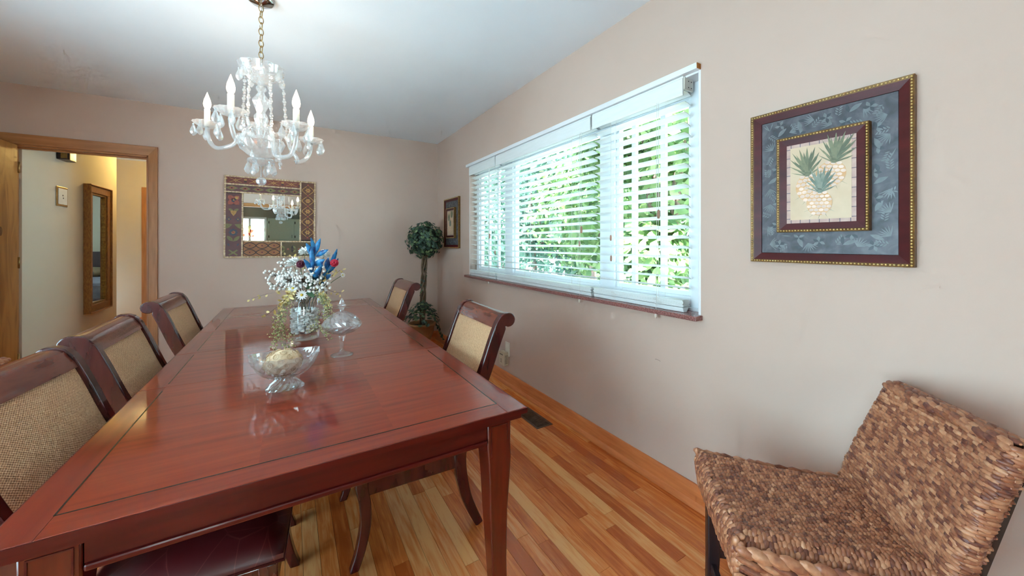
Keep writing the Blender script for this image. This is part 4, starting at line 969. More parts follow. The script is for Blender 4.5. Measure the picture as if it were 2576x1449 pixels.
def sprig(label, pts, nb, spread, rr):
    t = thing('berry_sprig', label, 'berry sprig', V0, group='white berry sprigs in the bouquet'); P_ = [fl_pos(*q) for q in pts]
    MB().tube(smooth_curve([Vector((-.01, 0, .12))] + P_, 4), .0013, 5).build('twig', twig_m, t, smooth=True)
    tw = MB(); m = MB()
    for k in range(nb):
        u = .45 + .55 * (k / nb); i = min(int(u * (len(P_) - 1)), len(P_) - 2); b_ = P_[i].lerp(P_[i + 1], u * (len(P_) - 1) - i)
        e = b_ + Vector((rr.uniform(-1, 1), rr.uniform(-1, 1), rr.uniform(-.6, 1))) * spread * 1.25
        tw.tube([b_, b_.lerp(e, .5) + Vector((0, 0, .003)), e], .0007, 4); m.ell(e, .0062, 7, 5)
    tw.build('side_twigs', twig_m, t); o = m.build('berries', berry_m, t, smooth=True); o['kind'] = 'stuff'
rr = random.Random(5)
sprig('white berry sprig reaching to the far left of the bouquet', [(750, 735, 1.9), (715, 700, 1.9), (676, 690, 1.9)], 30, .024, rr)
sprig('upper left white berry sprig of the bouquet', [(755, 720, 1.9), (730, 690, 1.92), (704, 660, 1.93)], 26, .02, rr)
sprig('lower left white berry sprig of the bouquet', [(750, 735, 1.88), (715, 722, 1.88), (684, 716, 1.88)], 30, .024, rr)
sprig('white berry sprig in the middle of the bouquet', [(770, 735, 1.86), (765, 715, 1.85), (760, 700, 1.84)], 80, .034, rr)
sprig('white berry sprig under the blue branch', [(780, 730, 1.87), (788, 705, 1.86), (797, 682, 1.86)], 56, .028, rr)
sprig('right hand white berry sprig of the bouquet', [(785, 740, 1.88), (798, 730, 1.88), (812, 722, 1.88)], 70, .032, rr)
sprig('left centre white berry sprig below the burgundy rose', [(750, 735, 1.87), (738, 715, 1.86), (726, 702, 1.86)], 72, .036, rr)
def dried(label, pts, nl, ln, rr, hang=0.0):
    t = thing('dried_sprig', label, 'dried sprig', V0, group='dried yellow sprigs in the bouquet'); P_ = smooth_curve([Vector((-.008, 0, .16))] + [fl_pos(*q) for q in pts], 4)
    MB().tube(P_, .0009, 4).build('twig', twig_m, t)
    m = MB(); nl = int(nl * 1.5); ln *= 1.3
    for k in range(nl):
        p = P_[int(len(P_) * (.35 + .64 * k / max(1, nl)))] if k < nl - 1 else P_[-1]; d_ = Vector((rr.uniform(-1, 1), rr.uniform(-1, 1), rr.uniform(-1, .6) - hang)).normalized()
        b_ = p + d_ * rr.uniform(0, .012); leaf(m, b_, b_ + d_ * ln * rr.uniform(.7, 1.2), ln * .26, Vector((rr.uniform(-.4, .4), -1, .2)), .2, 3)
    o = m.build('dried_leaves', dry_m, t, smooth=True); o['kind'] = 'stuff'
dried('longest dried yellow sprig pointing far left over the table', [(740, 725, 1.86), (690, 735, 1.86), (632, 751, 1.86)], 8, .014, rr)
dried('dried yellow sprig drooping low on the left with two hanging pods', [(735, 745, 1.84), (700, 770, 1.82), (664, 798, 1.82)], 7, .018, rr)
dried('dried yellow sprig hanging beside the vase on the left', [(735, 735, 1.84), (712, 775, 1.83), (684, 812, 1.83)], 8, .016, rr)
dried('dense dried yellow cluster on the left shoulder of the vase', [(738, 735, 1.83), (718, 752, 1.83), (706, 775, 1.83)], 34, .015, rr)
dried('dried yellow sprig rising at the top left of the bouquet', [(758, 690, 1.93), (745, 655, 1.94), (718, 645, 1.94)], 7, .016, rr)
dried('dried yellow sprig on the right side of the bouquet', [(800, 720, 1.88), (825, 700, 1.9), (856, 680, 1.92)], 22, .014, rr)
dried('dried yellow sprig on the right shoulder of the vase', [(798, 735, 1.86), (815, 750, 1.86), (826, 772, 1.86)], 26, .013, rr)
dried('short upright dried sprig right of the vase', [(800, 725, 1.9), (840, 735, 1.92), (858, 737, 1.93)], 6, .013, rr)
# trailing fine greenery round the vase: nobody could count the tips
gf = noise_mat('pale_green_fine_leaf', [(150, 150, 92), (206, 200, 150)], 60, rough=.7, rand=.6, island=True)
for lab, pts in (('fine pale green trailing foliage falling left of the vase', [(735, 740, 1.86), (708, 790, 1.82), (698, 835, 1.80), (712, 862, 1.78)]), ('fine pale green trailing foliage falling right of the vase', [(795, 740, 1.86), (822, 770, 1.84), (814, 815, 1.82), (808, 835, 1.81)])):
    t = thing('trailing_foliage', lab, 'foliage', V0, group='fine trailing foliage in the bouquet'); m = MB(); tw = MB()
    ctl = [Vector((0, 0, .17))] + [fl_pos(*q) for q in pts]
    for k in range(9):
        P_ = smooth_curve([p + Vector((R.uniform(-1, 1), R.uniform(-1, 1), R.uniform(-.6, .6))) * (.05 * i / 4) for i, p in enumerate(ctl)], 6); P_ = [Vector((p.x, p.y, max(p.z, .004))) for p in P_]
        tw.tube(P_, .0006, 4)
        for p in P_[7:]:
            for _ in range(2):
                e = p + Vector((R.uniform(-1, 1), R.uniform(-1, 1), R.uniform(-1, 1))) * .016; e.z = max(e.z, .004); m.ell(e, (.0034, .0024, .003), 5, 4)
    tw.build('fine_stems', stem_m, t); o = m.build('fine_leaves', gf, t); o['kind'] = 'stuff'
lt = thing('leaf_sprig', 'dark green leaf pair above the front daisy', 'foliage', V0)
for (b_, t_) in (((770, 728, 1.86), (792, 702, 1.84)), ((772, 732, 1.86), (790, 748, 1.83))):
    m = MB(); leaf(m, fl_pos(*b_), fl_pos(*t_), .014, Vector((0, -1, .3))); m.build('leaf', green_m, lt, smooth=True)
MB().tube([Vector((0, 0, .1)), fl_pos(771, 730, 1.86)], .0015, 5).build('stem', stem_m, lt)
# second, tall clear vase behind
v2 = thing('tall_glass_vase', 'tall clear cylinder vase standing behind the bouquet', 'vase', (.175, 2.80, TZ))
MB().lathe([(0, .0008), (.058, .0008), (.06, .004), (.03, .012), (.03, .016), (.036, .03), (.038, .3), (.036, .3), (.034, .03), (0, .026)], 28).build('vase_body', glass_m, v2, smooth=True)

# ------------------------------------------------------------------ framed pineapple prints on the right wall
# local frame: u along the picture width (towards the camera), v up, w out of the wall
leafp_m = flat('print_pale_leaf', (112, 114, 116), .45, 10); leafd_m = flat('print_dark_leaf', (58, 60, 66), .45, 8)
pine_y = noise_mat('print_pineapple_body', [(206, 150, 92), (222, 176, 132)], 40, rough=.45); pine_p = flat('print_pineapple_scale', (226, 196, 176), .45, 12, rand=.5, island=True)
crown_m = noise_mat('print_crown_green', [(88, 92, 66), (126, 124, 92)], 50, rough=.45, rand=.6, island=True); crown_b = noise_mat('print_crown_bluegreen', [(92, 104, 88), (136, 142, 124)], 50, rough=.45, rand=.6, island=True)
bamboo_m = noise_mat('print_bamboo_pink', [(176, 140, 128), (204, 170, 154)], 30, rough=.45); knot_m = flat('print_bamboo_knot', (104, 88, 98), .45, 10)
bead_mesh = MB().ell((0, 0, 0), (.0034, .0042, .0034), 6, 4).mesh('gold_bead', gold_m, smooth=True)
def frame_bars(t, hw_, hh_, wd, d0, d1, nm, mat, prof=0.0):
    """four mitred bars: outer half sizes hw_, hh_, bar width wd, from depth d0 to d1 (inner edge at d1-prof)"""
    o_ = [(-hw_, -hh_), (hw_, -hh_), (hw_, hh_), (-hw_, hh_)]; i_ = [(-hw_ + wd, -hh_ + wd), (hw_ - wd, -hh_ + wd), (hw_ - wd, hh_ - wd), (-hw_ + wd, hh_ - wd)]
    for k in range(4):
        a_, b_ = o_[k], o_[(k + 1) % 4]; c_, e_ = i_[(k + 1) % 4], i_[k]
        V_ = lambda p, w_: (-w_, -p[0], p[1])
        MB().add([V_(a_, d0), V_(b_, d0), V_(c_, d0), V_(e_, d0), V_(a_, d1), V_(b_, d1), V_(c_, d1 - prof), V_(e_, d1 - prof)], [(3, 2, 1, 0), (4, 5, 6, 7), (0, 1, 5, 4), (1, 2, 6, 5), (2, 3, 7, 6), (3, 0, 4, 7)]).build(nm, mat, t)
def bead_run(t, hw_, hh_, d):
    m = MB(); s_ = .0092
    for (x0, y0, x1, y1) in ((-hw_, -hh_, hw_, -hh_), (-hw_, hh_, hw_, hh_), (-hw_, -hh_, -hw_, hh_), (hw_, -hh_, hw_, hh_)):
        L_ = math.hypot(x1 - x0, y1 - y0); k_ = int(L_ / s_)
        for i in range(k_ + 1):
            u = i / k_; x = x0 + (x1 - x0) * u; y = y0 + (y1 - y0) * u
            m.ell((-d, -x, y), (.003, .0034 if y0 == y1 else .0028, .0028 if y0 == y1 else .0034), 5, 4)
    o = m.build('gold_beading', beadg_m, t, smooth=True); o['kind'] = 'stuff'
def print_pic(label, y, z):
    rp_ = random.Random(11)
    t = thing('framed_print', label, 'picture', (W, y, z), group='matching framed pineapple prints')
    hw_, hh_ = .229, .290
    BX(-.008, 0, -hw_ + .01, hw_ - .01, -hh_ + .01, hh_ - .01).build('backing', dark_m, t)
    frame_bars(t, hw_, hh_, .0105, 0, .024, 'outer_gilt_edge', gilt_m, .004); bead_run(t, hw_ - .006, hh_ - .006, .0235)
    frame_bars(t, hw_ - .0105, hh_ - .0105, .025, 0, .02, 'outer_frame_bar', maroon_m, .007)
    mw, mh = hw_ - .037, hh_ - .037
    BX(-.011, -.008, -mw, mw, -mh, mh).build('floral_mat', floral_m, t)
    # leafy pattern printed on the mat
    m = MB()
    V_ = lambda u, v, w_: (-w_, -u, v)
    def pleaf(u, v, ang, ln, wd, mi, w_):
        pts = []
        for i in range(7): q = i / 6; pts.append((q * ln, wd * math.sin(PI * q)))
        pts += [(q[0], -q[1] * .6) for q in pts[5:0:-1]]
        c_, s_ = math.cos(ang), math.sin(ang); P_ = [(u + a_ * c_ - b_ * s_, v + a_ * s_ + b_ * c_) for a_, b_ in pts]
        if all(abs(a_) < mw and abs(b_) < mh and not (abs(a_) < .134 and abs(b_) < .18) for a_, b_ in P_): m.poly([V_(a_, b_, w_) for a_, b_ in P_], mi)
    k = 0
    for gy in range(13):
        for gx in range(11):
            u = -mw + .028 + gx * (2 * mw - .05) / 10 + rp_.uniform(-.012, .012); v = -mh + .03 + gy * (2 * mh - .055) / 12 + rp_.uniform(-.012, .012)
            kind = (gx + 2 * gy) % 4; a0 = rp_.uniform(0, 6)
            if kind == 0:
                for q in range(7): pleaf(u, v, a0 + q * .28, .034, .0022, 0, .0112 + k * 2e-6); k += 1
            elif kind == 1:
                for q in range(6): pleaf(u, v, a0 + q * PI / 3, .02, .006, q % 2, .0112 + k * 2e-6); k += 1
            elif kind == 2:
                for q in range(8): pleaf(u + .004 * q * math.cos(a0), v + .004 * q * math.sin(a0), a0 + (.9 if q % 2 else -.9), .013, .0028, 0, .0112 + k * 2e-6); k += 1
            else:
                pleaf(u, v, a0, .04, .009, 0, .0112 + k * 2e-6); k += 1; pleaf(u, v, a0 + 1.2, .03, .007, 1, .0112 + k * 2e-6); k += 1
    m.build('floral_pattern', [leafp_m, leafd_m], t)['kind'] = 'stuff'
    # raised inner frame
    iw, ih = .131, .176
    inn = BX(-.03, -.011, -iw + .012, iw - .012, -ih + .012, ih - .012).build('inner_block', maroon_m, t)
    frame_bars(t, iw, ih, .0095, .011, .036, 'inner_gilt_edge', gilt_m, .004); bead_run(t, iw - .0055, ih - .0055, .0355)
    frame_bars(t, iw - .0095, ih - .0095, .0225, .011, .034, 'inner_frame_bar', maroon_m, .003)
    pw, ph = iw - .032, ih - .032
    BX(-.0306, -.03, -pw, pw, -ph, ph).build('bamboo_border', bamboo_m, t)
    m = MB()
    for s_ in (-1, 1):
        for i in range(7): q = -pw + (i + .5) * 2 * pw / 7; m.poly([V_(q + a_, s_ * (ph - .006) + b_, .0308) for a_, b_ in ((-.0012, -.006), (.0012, -.006), (.0012, .006), (-.0012, .006))])
        for i in range(9): q = -ph + (i + .5) * 2 * ph / 9; m.poly([V_(s_ * (pw - .006) + a_, q + b_, .0308) for a_, b_ in ((-.006, -.0012), (.006, -.0012), (.006, .0012), (-.006, .0012))])
    m.build('bamboo_knots', knot_m, t)['kind'] = 'stuff'
    BX(-.0312, -.0306, -pw + .012, pw - .012, -ph + .012, ph - .012).build('paper', paper_m, t)
    # three pineapples painted on the paper
    def pineapple(u, v, r, h, ang, crown, k0):
        m = MB(); w0 = .0314 + k0; c_, s_ = math.cos(ang), math.sin(ang)
        T_ = lambda a_, b_, w_: V_(u + a_ * c_ - b_ * s_, v + a_ * s_ + b_ * c_, w_)
        for q in range(-2, 3):      # ground leaves
            a1 = -PI / 2 + q * .5; m.poly([T_(.6 * r * math.cos(a1) - .004 * math.sin(a1), .8 * h * math.sin(a1), w0), T_(1.5 * r * math.cos(a1), 1.35 * h * math.sin(a1), w0), T_(.6 * r * math.cos(a1) + .006, .8 * h * math.sin(a1), w0)], 2)
        m.poly([T_(r * math.cos(2 * PI * i / 20), h * math.sin(2 * PI * i / 20), w0 + .0001) for i in range(20)], 0)
        i = 0
        for row in range(7):
            b_ = -h + (row + .6) * 2 * h / 7.2; span = r * math.sqrt(max(0, 1 - (b_ / h) ** 2))
            for cidx in range(-3, 4):
                a_ = (cidx + (.5 if row % 2 else 0)) * r / 2.6
                if abs(a_) < span * .95: m.poly([T_(a_ + r * .19 * math.cos(q), b_ + h * .125 * math.sin(q), w0 + .0002 + i * 1e-6) for q in [2 * PI * z_ / 7 for z_ in range(7)]], 1); i += 1
        for row in range(4):
            nl = 7 - row
            for q in range(nl):
                a1 = PI / 2 + (q - (nl - 1) / 2) * (.36 - .03 * row); ln = r * (1.5 + .25 * row) * (1 if row else .9); b0 = h * .82 + row * h * .1; wd = r * .14
                m.poly([T_(-wd * math.sin(a1) * 1 + .2 * r * (q - (nl - 1) / 2) / nl, b0, w0 + .0004 + row * .0001), T_(.2 * r * (q - (nl - 1) / 2) / nl + wd, b0, w0 + .0004 + row * .0001), T_(ln * .62 * math.cos(a1) + wd * .9, b0 + ln * .6 * math.sin(a1), w0 + .0004 + row * .0001 + q * 2e-6), T_(ln * math.cos(a1), b0 + ln * math.sin(a1), w0 + .0004 + row * .0001 + q * 2e-6), T_(ln * .55 * math.cos(a1) - wd * .8, b0 + ln * .58 * math.sin(a1), w0 + .0004 + row * .0001 + q * 2e-6)], 2)
        m.build('painted_pineapple', [pine_y, pine_p, crown], t)
    pineapple(-.030, -.018, .040, .050, .12, crown_m, 0); pineapple(.032, .022, .042, .044, -.2, crown_m, .0007); pineapple(.0, -.076, .037, .043, -.05, crown_b, .0014)
    return t
print_pic('large looking framed pineapple print on the wall above the seagrass stool', .558, 1.437)
print_pic('framed pineapple print in the far corner beside the ivy topiary', 4.05, 1.455)

# ------------------------------------------------------------------ carved panel mirror on the back wall
MX0, MX1, MZ0, MZ1 = -.56, .231, 1.073, 1.888
mc = ((MX0 + MX1) / 2, (MZ0 + MZ1) / 2)
mr = thing('panel_mirror', 'square mirror framed in carved and painted panels with pale beaded strips', 'mirror', (mc[0], B, mc[1]))
mr.rotation_euler = (0, math.radians(.5), 0)
def mbx(nm, x0, x1, z0, z1, d0, d1, mat, par=mr, bevel=0): return BX(x0 - mc[0], x1 - mc[0], -d1, -d0, z0 - mc[1], z1 - mc[1]).build(nm, mat, par, bevel=bevel)
mbx('backboard', MX0, MX1, MZ0, MZ1, 0, .012, dark_m)
GX0, GX1, GZ0, GZ1 = -.405, .083, 1.248, 1.722
mbx('mirror_glass', GX0, GX1, GZ0, GZ1, .012, .0145, mirror_m)
pan_br = noise_mat('panel_brown', [(84, 46, 34), (104, 60, 44)], 14, rough=.5); pan_red = noise_mat('panel_red_brown', [(112, 52, 44), (128, 64, 52)], 14, rough=.5)
pan_pl = noise_mat('panel_plum', [(88, 48, 48), (104, 60, 58)], 14, rough=.5); pan_ol = noise_mat('panel_olive_brown', [(84, 66, 40), (100, 78, 48)], 14, rough=.5); pan_or = noise_mat('panel_amber', [(142, 88, 50), (160, 104, 62)], 14, rough=.5)
c_gold = flat('carved_gold', (176, 130, 66), .5, 14); c_dark = flat('carved_dark', (50, 30, 28), .5, 6); c_navy = flat('carved_slate_blue', (58, 58, 72), .5, 8); c_olive = flat('carved_olive', (116, 106, 60), .5, 10); c_rose = flat('carved_rust', (150, 76, 58), .5, 10)
motif = [c_gold, c_dark, c_navy, c_olive, c_rose]
def panel(nm, x0, x1, z0, z1, mat):
    p = mbx(nm, x0, x1, z0, z1, .012, .018, mat); return p
class Rel:
    """low relief cut-outs glued on a panel: flat shapes with real thickness"""
    def __init__(s): s.m = MB(); s.k = 0
    def shape(s, pts, mi, th=.0016):
        d = .018 + (s.k % 5) * .0001; s.k += 1
        s.m.extrude([(x - mc[0], -d, z - mc[1]) for x, z in pts], (0, -th, 0), mi)
    def bar(s, x0, z0, x1, z1, w_, mi):
        L_ = math.hypot(x1 - x0, z1 - z0); nx, nz_ = -(z1 - z0) / L_ * w_, (x1 - x0) / L_ * w_; s.shape([(x0 + nx, z0 + nz_), (x1 + nx, z1 + nz_), (x1 - nx, z1 - nz_), (x0 - nx, z0 - nz_)], mi)
    def disc(s, x, z, r, mi, n_=10, th=.002): s.shape([(x + r * math.cos(2 * PI * i / n_), z + r * math.sin(2 * PI * i / n_)) for i in range(n_)], mi, th)
    def petal(s, x, z, a_, ln, w_, mi):
        c_, s_ = math.cos(a_), math.sin(a_); P_ = [(0, 0), (ln * .4, w_), (ln * .75, w_ * .8), (ln, 0), (ln * .75, -w_ * .8), (ln * .4, -w_)]; s.shape([(x + p * c_ - q * s_, z + p * s_ + q * c_) for p, q in P_], mi)
    def flower(s, x, z, r, n_, mi, mc_): 
        for i in range(n_): s.petal(x, z, 2 * PI * i / n_, r, r * .3, mi)
        s.disc(x, z, r * .28, mc_, 10, .003)
    def done(s, nm): s.m.build(nm, motif, mr)['kind'] = 'stuff'
# right panel: diamond lattice with flowers
rx0, rx1, rz0, rz1 = .098, .219, 1.258, 1.872
panel('panel_board', rx0, rx1, rz0, rz1, pan_br); r_ = Rel(); nd = 5; hstep = (rz1 - rz0 - .05) / (nd)
for i in range(nd + 1):
    zc = rz0 + .025 + i * hstep; r_.disc((rx0 + rx1) / 2, zc, .010, 4)
    if i < nd:
        xm = (rx0 + rx1) / 2
        for s_ in (-1, 1):
            r_.bar(xm + s_ * .012, zc + .012, xm + s_ * .056, zc + hstep / 2 - .006, .0032, 0); r_.bar(xm + s_ * .012, zc + hstep - .012, xm + s_ * .056, zc + hstep / 2 + .006, .0032, 0)
            r_.petal(xm + s_ * .059, zc + hstep / 2, PI if s_ > 0 else 0, .014, .006, 0)
        r_.flower(xm, zc + hstep / 2, .027, 6, 0, 4)
r_.done('carved_lattice')
# left panel: stacked flowers and leaves
lx0, lx1, lz0, lz1 = -.549, -.42, 1.088, 1.712; xm = (lx0 + lx1) / 2
panel('panel_board', lx0, lx1, lz0, lz1, pan_pl); r_ = Rel()
for q in range(4): r_.petal(xm, 1.645, PI / 4 + q * PI / 2, .062, .024, 4)
for q in range(4): r_.petal(xm + .012 * math.cos(PI / 4 + q * PI / 2), 1.645 + .012 * math.sin(PI / 4 + q * PI / 2), PI / 4 + q * PI / 2, .040, .014, 0)
r_.flower(xm, 1.645, .024, 8, 2, 0)
for a_ in (.5, PI - .5): r_.petal(xm, 1.535, a_, .048, .013, 3)
r_.shape([(xm - .026, 1.54), (xm + .026, 1.54), (xm + .02, 1.515), (xm, 1.487), (xm - .02, 1.515)], 0)
for s_ in (-1, 1): r_.flower(xm + s_ * .036, 1.455, .022, 4, 2, 0)
for s_ in (-1, 1):
    r_.shape([(xm + s_ * .008, 1.405), (xm + s_ * .06, 1.412), (xm + s_ * .058, 1.36), (xm + s_ * .03, 1.375)], 3)
    r_.petal(xm, 1.235, PI / 2 - s_ * .75, .075, .017, 3); r_.petal(xm + s_ * .03, 1.19, PI / 2 - s_ * .5, .03, .008, 2)
r_.flower(xm, 1.325, .040, 8, 2, 4); r_.disc(xm, 1.325, .016, 0)
r_.bar(xm - .034, 1.10, xm + .034, 1.15, .007, 3); r_.bar(xm - .034, 1.15, xm + .034, 1.10, .007, 3)
r_.done('carved_flowers')
# two top bands
panel('panel_board', -.549, .083, 1.812, 1.874, pan_red); r_ = Rel()
for i in range(4):
    xc = -.47 + i * .158
    r_.bar(xc - .05, 1.822, xc + .05, 1.864, .0022, 0); r_.bar(xc - .05, 1.864, xc + .05, 1.822, .0022, 0); r_.flower(xc, 1.843, .018, 4, 0, 4)
    for s_ in (-1, 1): r_.petal(xc + s_ * .074, 1.843, PI / 2, .022, .008, 0); r_.petal(xc + s_ * .074, 1.843, -PI / 2, .018, .007, 1)
r_.done('carved_scrolls')
panel('panel_board', -.549, .083, 1.734, 1.795, pan_pl); r_ = Rel()
for i in range(6):
    xc = -.5 + i * .107; r_.shape([(xc - .05, 1.765), (xc, 1.79), (xc + .05, 1.765), (xc, 1.74)], 3); r_.shape([(xc - .028, 1.765), (xc, 1.780), (xc + .028, 1.765), (xc, 1.75)], 4); r_.disc(xc, 1.765, .007, 1)
r_.done('painted_diamonds')
# bottom panels
panel('panel_board', -.402, -.092, 1.09, 1.232, pan_or); r_ = Rel()
for i in range(3):
    for j in range(2):
        xc = -.35 + i * .103; zc_ = 1.127 + j * .068
        pts = [(xc - .056 + .112 * q / 8, zc_ + .03 * math.sin(PI * q / 8)) for q in range(9)]
        for a_, b_ in zip(pts[:-1], pts[1:]): r_.bar(a_[0], a_[1], b_[0], b_[1], .0035, 1)
        pts = [(xc - .056 + .112 * q / 8, zc_ - .03 * math.sin(PI * q / 8)) for q in range(9)]
        for a_, b_ in zip(pts[:-1], pts[1:]): r_.bar(a_[0], a_[1], b_[0], b_[1], .0035, 1)
        r_.disc(xc, zc_, .010, 4); r_.disc(xc, zc_, .005, 1, 8, .004)
r_.done('carved_ogee')
panel('panel_board', -.07, .219, 1.09, 1.232, pan_ol); r_ = Rel()
for i in range(3):
    xc = -.02 + i * .1; r_.disc(xc, 1.16, .010, 4)
    for s_ in (-1, 1): r_.petal(xc + .03, 1.16, s_ * 1.0, .05, .014, 1); r_.petal(xc - .03, 1.16, PI - s_ * 1.0, .045, .01, 3)
r_.done('carved_leaves')
# pale beaded strips between the panels
shell_m = noise_mat('pale_bead_strip', [(196, 160, 120), (226, 200, 164)], 50, rough=.5, rand=.5, island=True)
def strip(x0, z0, x1, z1):
    m = MB(); L_ = math.hypot(x1 - x0, z1 - z0); k_ = int(L_ / .0125); hz = z0 == z1; rr2 = random.Random(int(1000 * (x0 + z0 + x1)))
    for i in range(k_):
        u = (i + .5) / k_; x = x0 + (x1 - x0) * u - mc[0]; z = z0 + (z1 - z0) * u - mc[1]; a_ = L_ / k_ / 2 * rr2.uniform(.9, 1.0); h_ = .0075 * rr2.uniform(.85, 1.1)
        if hz: m.box(x - a_, x + a_, -.024, -.012, z - h_, z + h_)
        else: m.box(x - h_, x + h_, -.024, -.012, z - a_, z + a_)
    o = m.build('bead_strip', shell_m, mr, bevel=.002); o['kind'] = 'stuff'
e = .0075
strip(MX0, MZ1 - e, MX1, MZ1 - e); strip(MX0, MZ0 + e, MX1, MZ0 + e); strip(MX0 + e, MZ0 + 2 * e, MX0 + e, MZ1 - 2 * e); strip(MX1 - e, MZ0 + 2 * e, MX1 - e, MZ1 - 2 * e)
strip(MX0 + 2 * e, 1.803, GX1, 1.803); strip(MX0 + 2 * e, 1.726, GX1, 1.726); strip(GX1 + .006, GZ0, GX1 + .006, MZ1 - 2 * e); strip(-.413, MZ0 + 2 * e, -.413, 1.718); strip(-.405, 1.240, MX1 - 2 * e, 1.240); strip(-.081, MZ0 + 2 * e, -.081, 1.232)

# ------------------------------------------------------------------ ivy topiary in the corner
tp = thing('ivy_topiary', 'potted ivy topiary with a round leafy head on a twisted stem in the corner', 'topiary', (1.31, 4.22, 0))
MB().lathe([(.0, 0), (.11, 0), (.115, .03), (.085, .05), (.078, .08), (.10, .12), (.13, .2), (.140, .262), (.155, .27), (.158, .295), (.15, .3), (.136, .292), (.128, .27), (0, .262)], 28, rf=lambda q, r, z, i, j: r * (1 + (.035 * math.cos(14 * q) if 3 < i < 7 else 0))).build('urn_pot', terra_m, tp, smooth=True)
MB().lathe([(0, .27), (.12, .268), (.126, .262)], 20).build('soil', soil_m, tp)
for k in range(4):
    pts = [(.024 * math.cos(2 * PI * k / 4 + 7 * u) + .03 * u, .024 * math.sin(2 * PI * k / 4 + 7 * u), .26 + .82 * u) for u in [i / 28 for i in range(29)]]
    MB().tube(pts, .0115, 7).build('twisted_stem', vine_m, tp, smooth=True)
ivy = [(0, 0), (.22, -.32), (.5, -.36), (.46, -.12), (.82, .06), (.5, .26), (.42, .62), (.16, .5), (0, 1.0), (-.16, .5), (-.42, .62), (-.5, .26), (-.82, .06), (-.46, -.12), (-.5, -.36), (-.22, -.32)]
def ivy_leaf(m, p, nrm, s_, rr):
    nrm = (nrm + Vector((rr.uniform(-.5, .5), rr.uniform(-.5, .5), rr.uniform(-.5, .5)))).normalized()
    d_ = Vector((rr.uniform(-.6, .6), rr.uniform(-.6, .6), -1)); d_ = d_ - nrm * d_.dot(nrm)
    if d_.length < .05: d_ = nrm.orthogonal()
    d_.normalize(); w_ = d_.cross(nrm)
    vs = [p + w_ * (a_ * s_) + d_ * (b_ * s_) - nrm * (.25 * s_ * abs(a_)) for a_, b_ in ivy]; c_ = p + d_ * (.15 * s_) + nrm * .06 * s_
    n_ = len(vs); m.add(vs + [c_], [(n_, i, (i + 1) % n_) for i in range(n_)])
rr = random.Random(21); m = MB()
for k in range(480):
    v = Vector((rr.gauss(0, 1), rr.gauss(0, 1), rr.gauss(0, 1))).normalized(); p = Vector((.034, 0, 1.255)) + v * (.22 * rr.uniform(.78, 1.03)); ivy_leaf(m, p, v, rr.uniform(.024, .042), rr)
o = m.build('leafy_head', ivy_m, tp); o['kind'] = 'stuff'
MB().ell((.034, 0, 1.255), .165, 16, 10).build('moss_core', flat('dark_moss', (28, 40, 32), .9, 8), tp)
m = MB()
for k in range(230):
    a_ = rr.uniform(0, 2 * PI); q = rr.uniform(.02, .2); p = Vector((q * math.cos(a_), q * math.sin(a_), .50 - .9 * q * q / .2 - .0 + rr.uniform(-.04, .05))); ivy_leaf(m, p, Vector((math.cos(a_) * .7, math.sin(a_) * .7, .8)), rr.uniform(.024, .04), rr)
for k in range(45):
    u = rr.random(); p = Vector((.14 + .12 * u, -.02 + .05 * math.sin(u * 3), .38 - .30 * u + rr.uniform(-.03, .03))); ivy_leaf(m, p, Vector((.6, -.7, .3)), rr.uniform(.018, .03), rr)
for k in range(26):
    u = rr.random(); a_ = rr.uniform(0, 6); ivy_leaf(m, Vector((.035 * math.cos(a_) + .03 * u, .035 * math.sin(a_), .5 + .5 * u)), Vector((math.cos(a_), math.sin(a_), .2)), rr.uniform(.014, .024), rr)
o = m.build('trailing_ivy', ivy_m, tp); o['kind'] = 'stuff'
MB().tube(smooth_curve([(.1, 0, .36), (.17, -.02, .33), (.22, .01, .2), (.26, .02, .08)], 5), .003, 5).tube(smooth_curve([(.02, -.19, 1.31), (.08, -.215, 1.24), (.14, -.19, 1.26), (.17, -.15, 1.30)], 5), .003, 5).build('loose_vine', vine_m, tp, smooth=True)

# ------------------------------------------------------------------ small wall and floor fittings
op = thing('wall_outlet', 'cream outlet plate low on the window wall with a plug-in box below it', 'outlet', (W, 2.775, .30))
BX(-.006, 0, -.036, .036, -.058, .062).build('cover_plate', ivory_m, op, bevel=.003)
for z in (-.02, .03): BX(-.008, -.006, -.016, .016, z - .013, z + .013).build('socket', ivory_m, op, bevel=.004)
pg = thing('plug_in_box', 'beige plug-in box with printed marks hanging on the low wall outlet', 'plug', (W - .008, 2.80, .235))
BX(-.045, 0, -.05, .04, -.07, .045).build('box_body', beige_m, pg, bevel=.005)
m = MB()
for i in range(5): m.box(-.0458, -.0448, -.03 + i * .011, -.022 + i * .011, .02, .027)
for i in range(3): m.box(-.0458, -.0448, -.012, .012, -.02 - i * .012, -.016 - i * .012)
for i in range(7): m.box(-.036, -.008, -.0508, -.0495, -.05 + i * .011, -.047 + i * .011)
m.build('printed_marks', ink_m, pg)
vt = thing('floor_register', 'brown metal floor register beside the baseboard under the window', 'vent', (1.452, 2.15, 0))
BX(-.065, .065, -.155, .155, .0, .0022).build('frame_plate', metal_m, vt, bevel=.001); BX(-.047, .047, -.135, .135, .0022, .0028).build('dark_opening', dark_m, vt)
for i in range(20): BX(-.047, .047, -.132 + i * .0138, -.126 + i * .0138, .0028, .0055).build('louvre', metal_m, vt)
q = MB(); pp = [(W - .0003, y_, z_) for y_, z_ in ((1.262, .62), (1.252, .6215), (1.240, .6205), (1.230, .617))]
q.tube(pp, .0006, 4).build('scuff_mark', dark_m, bpy.data.objects['wall_right'])
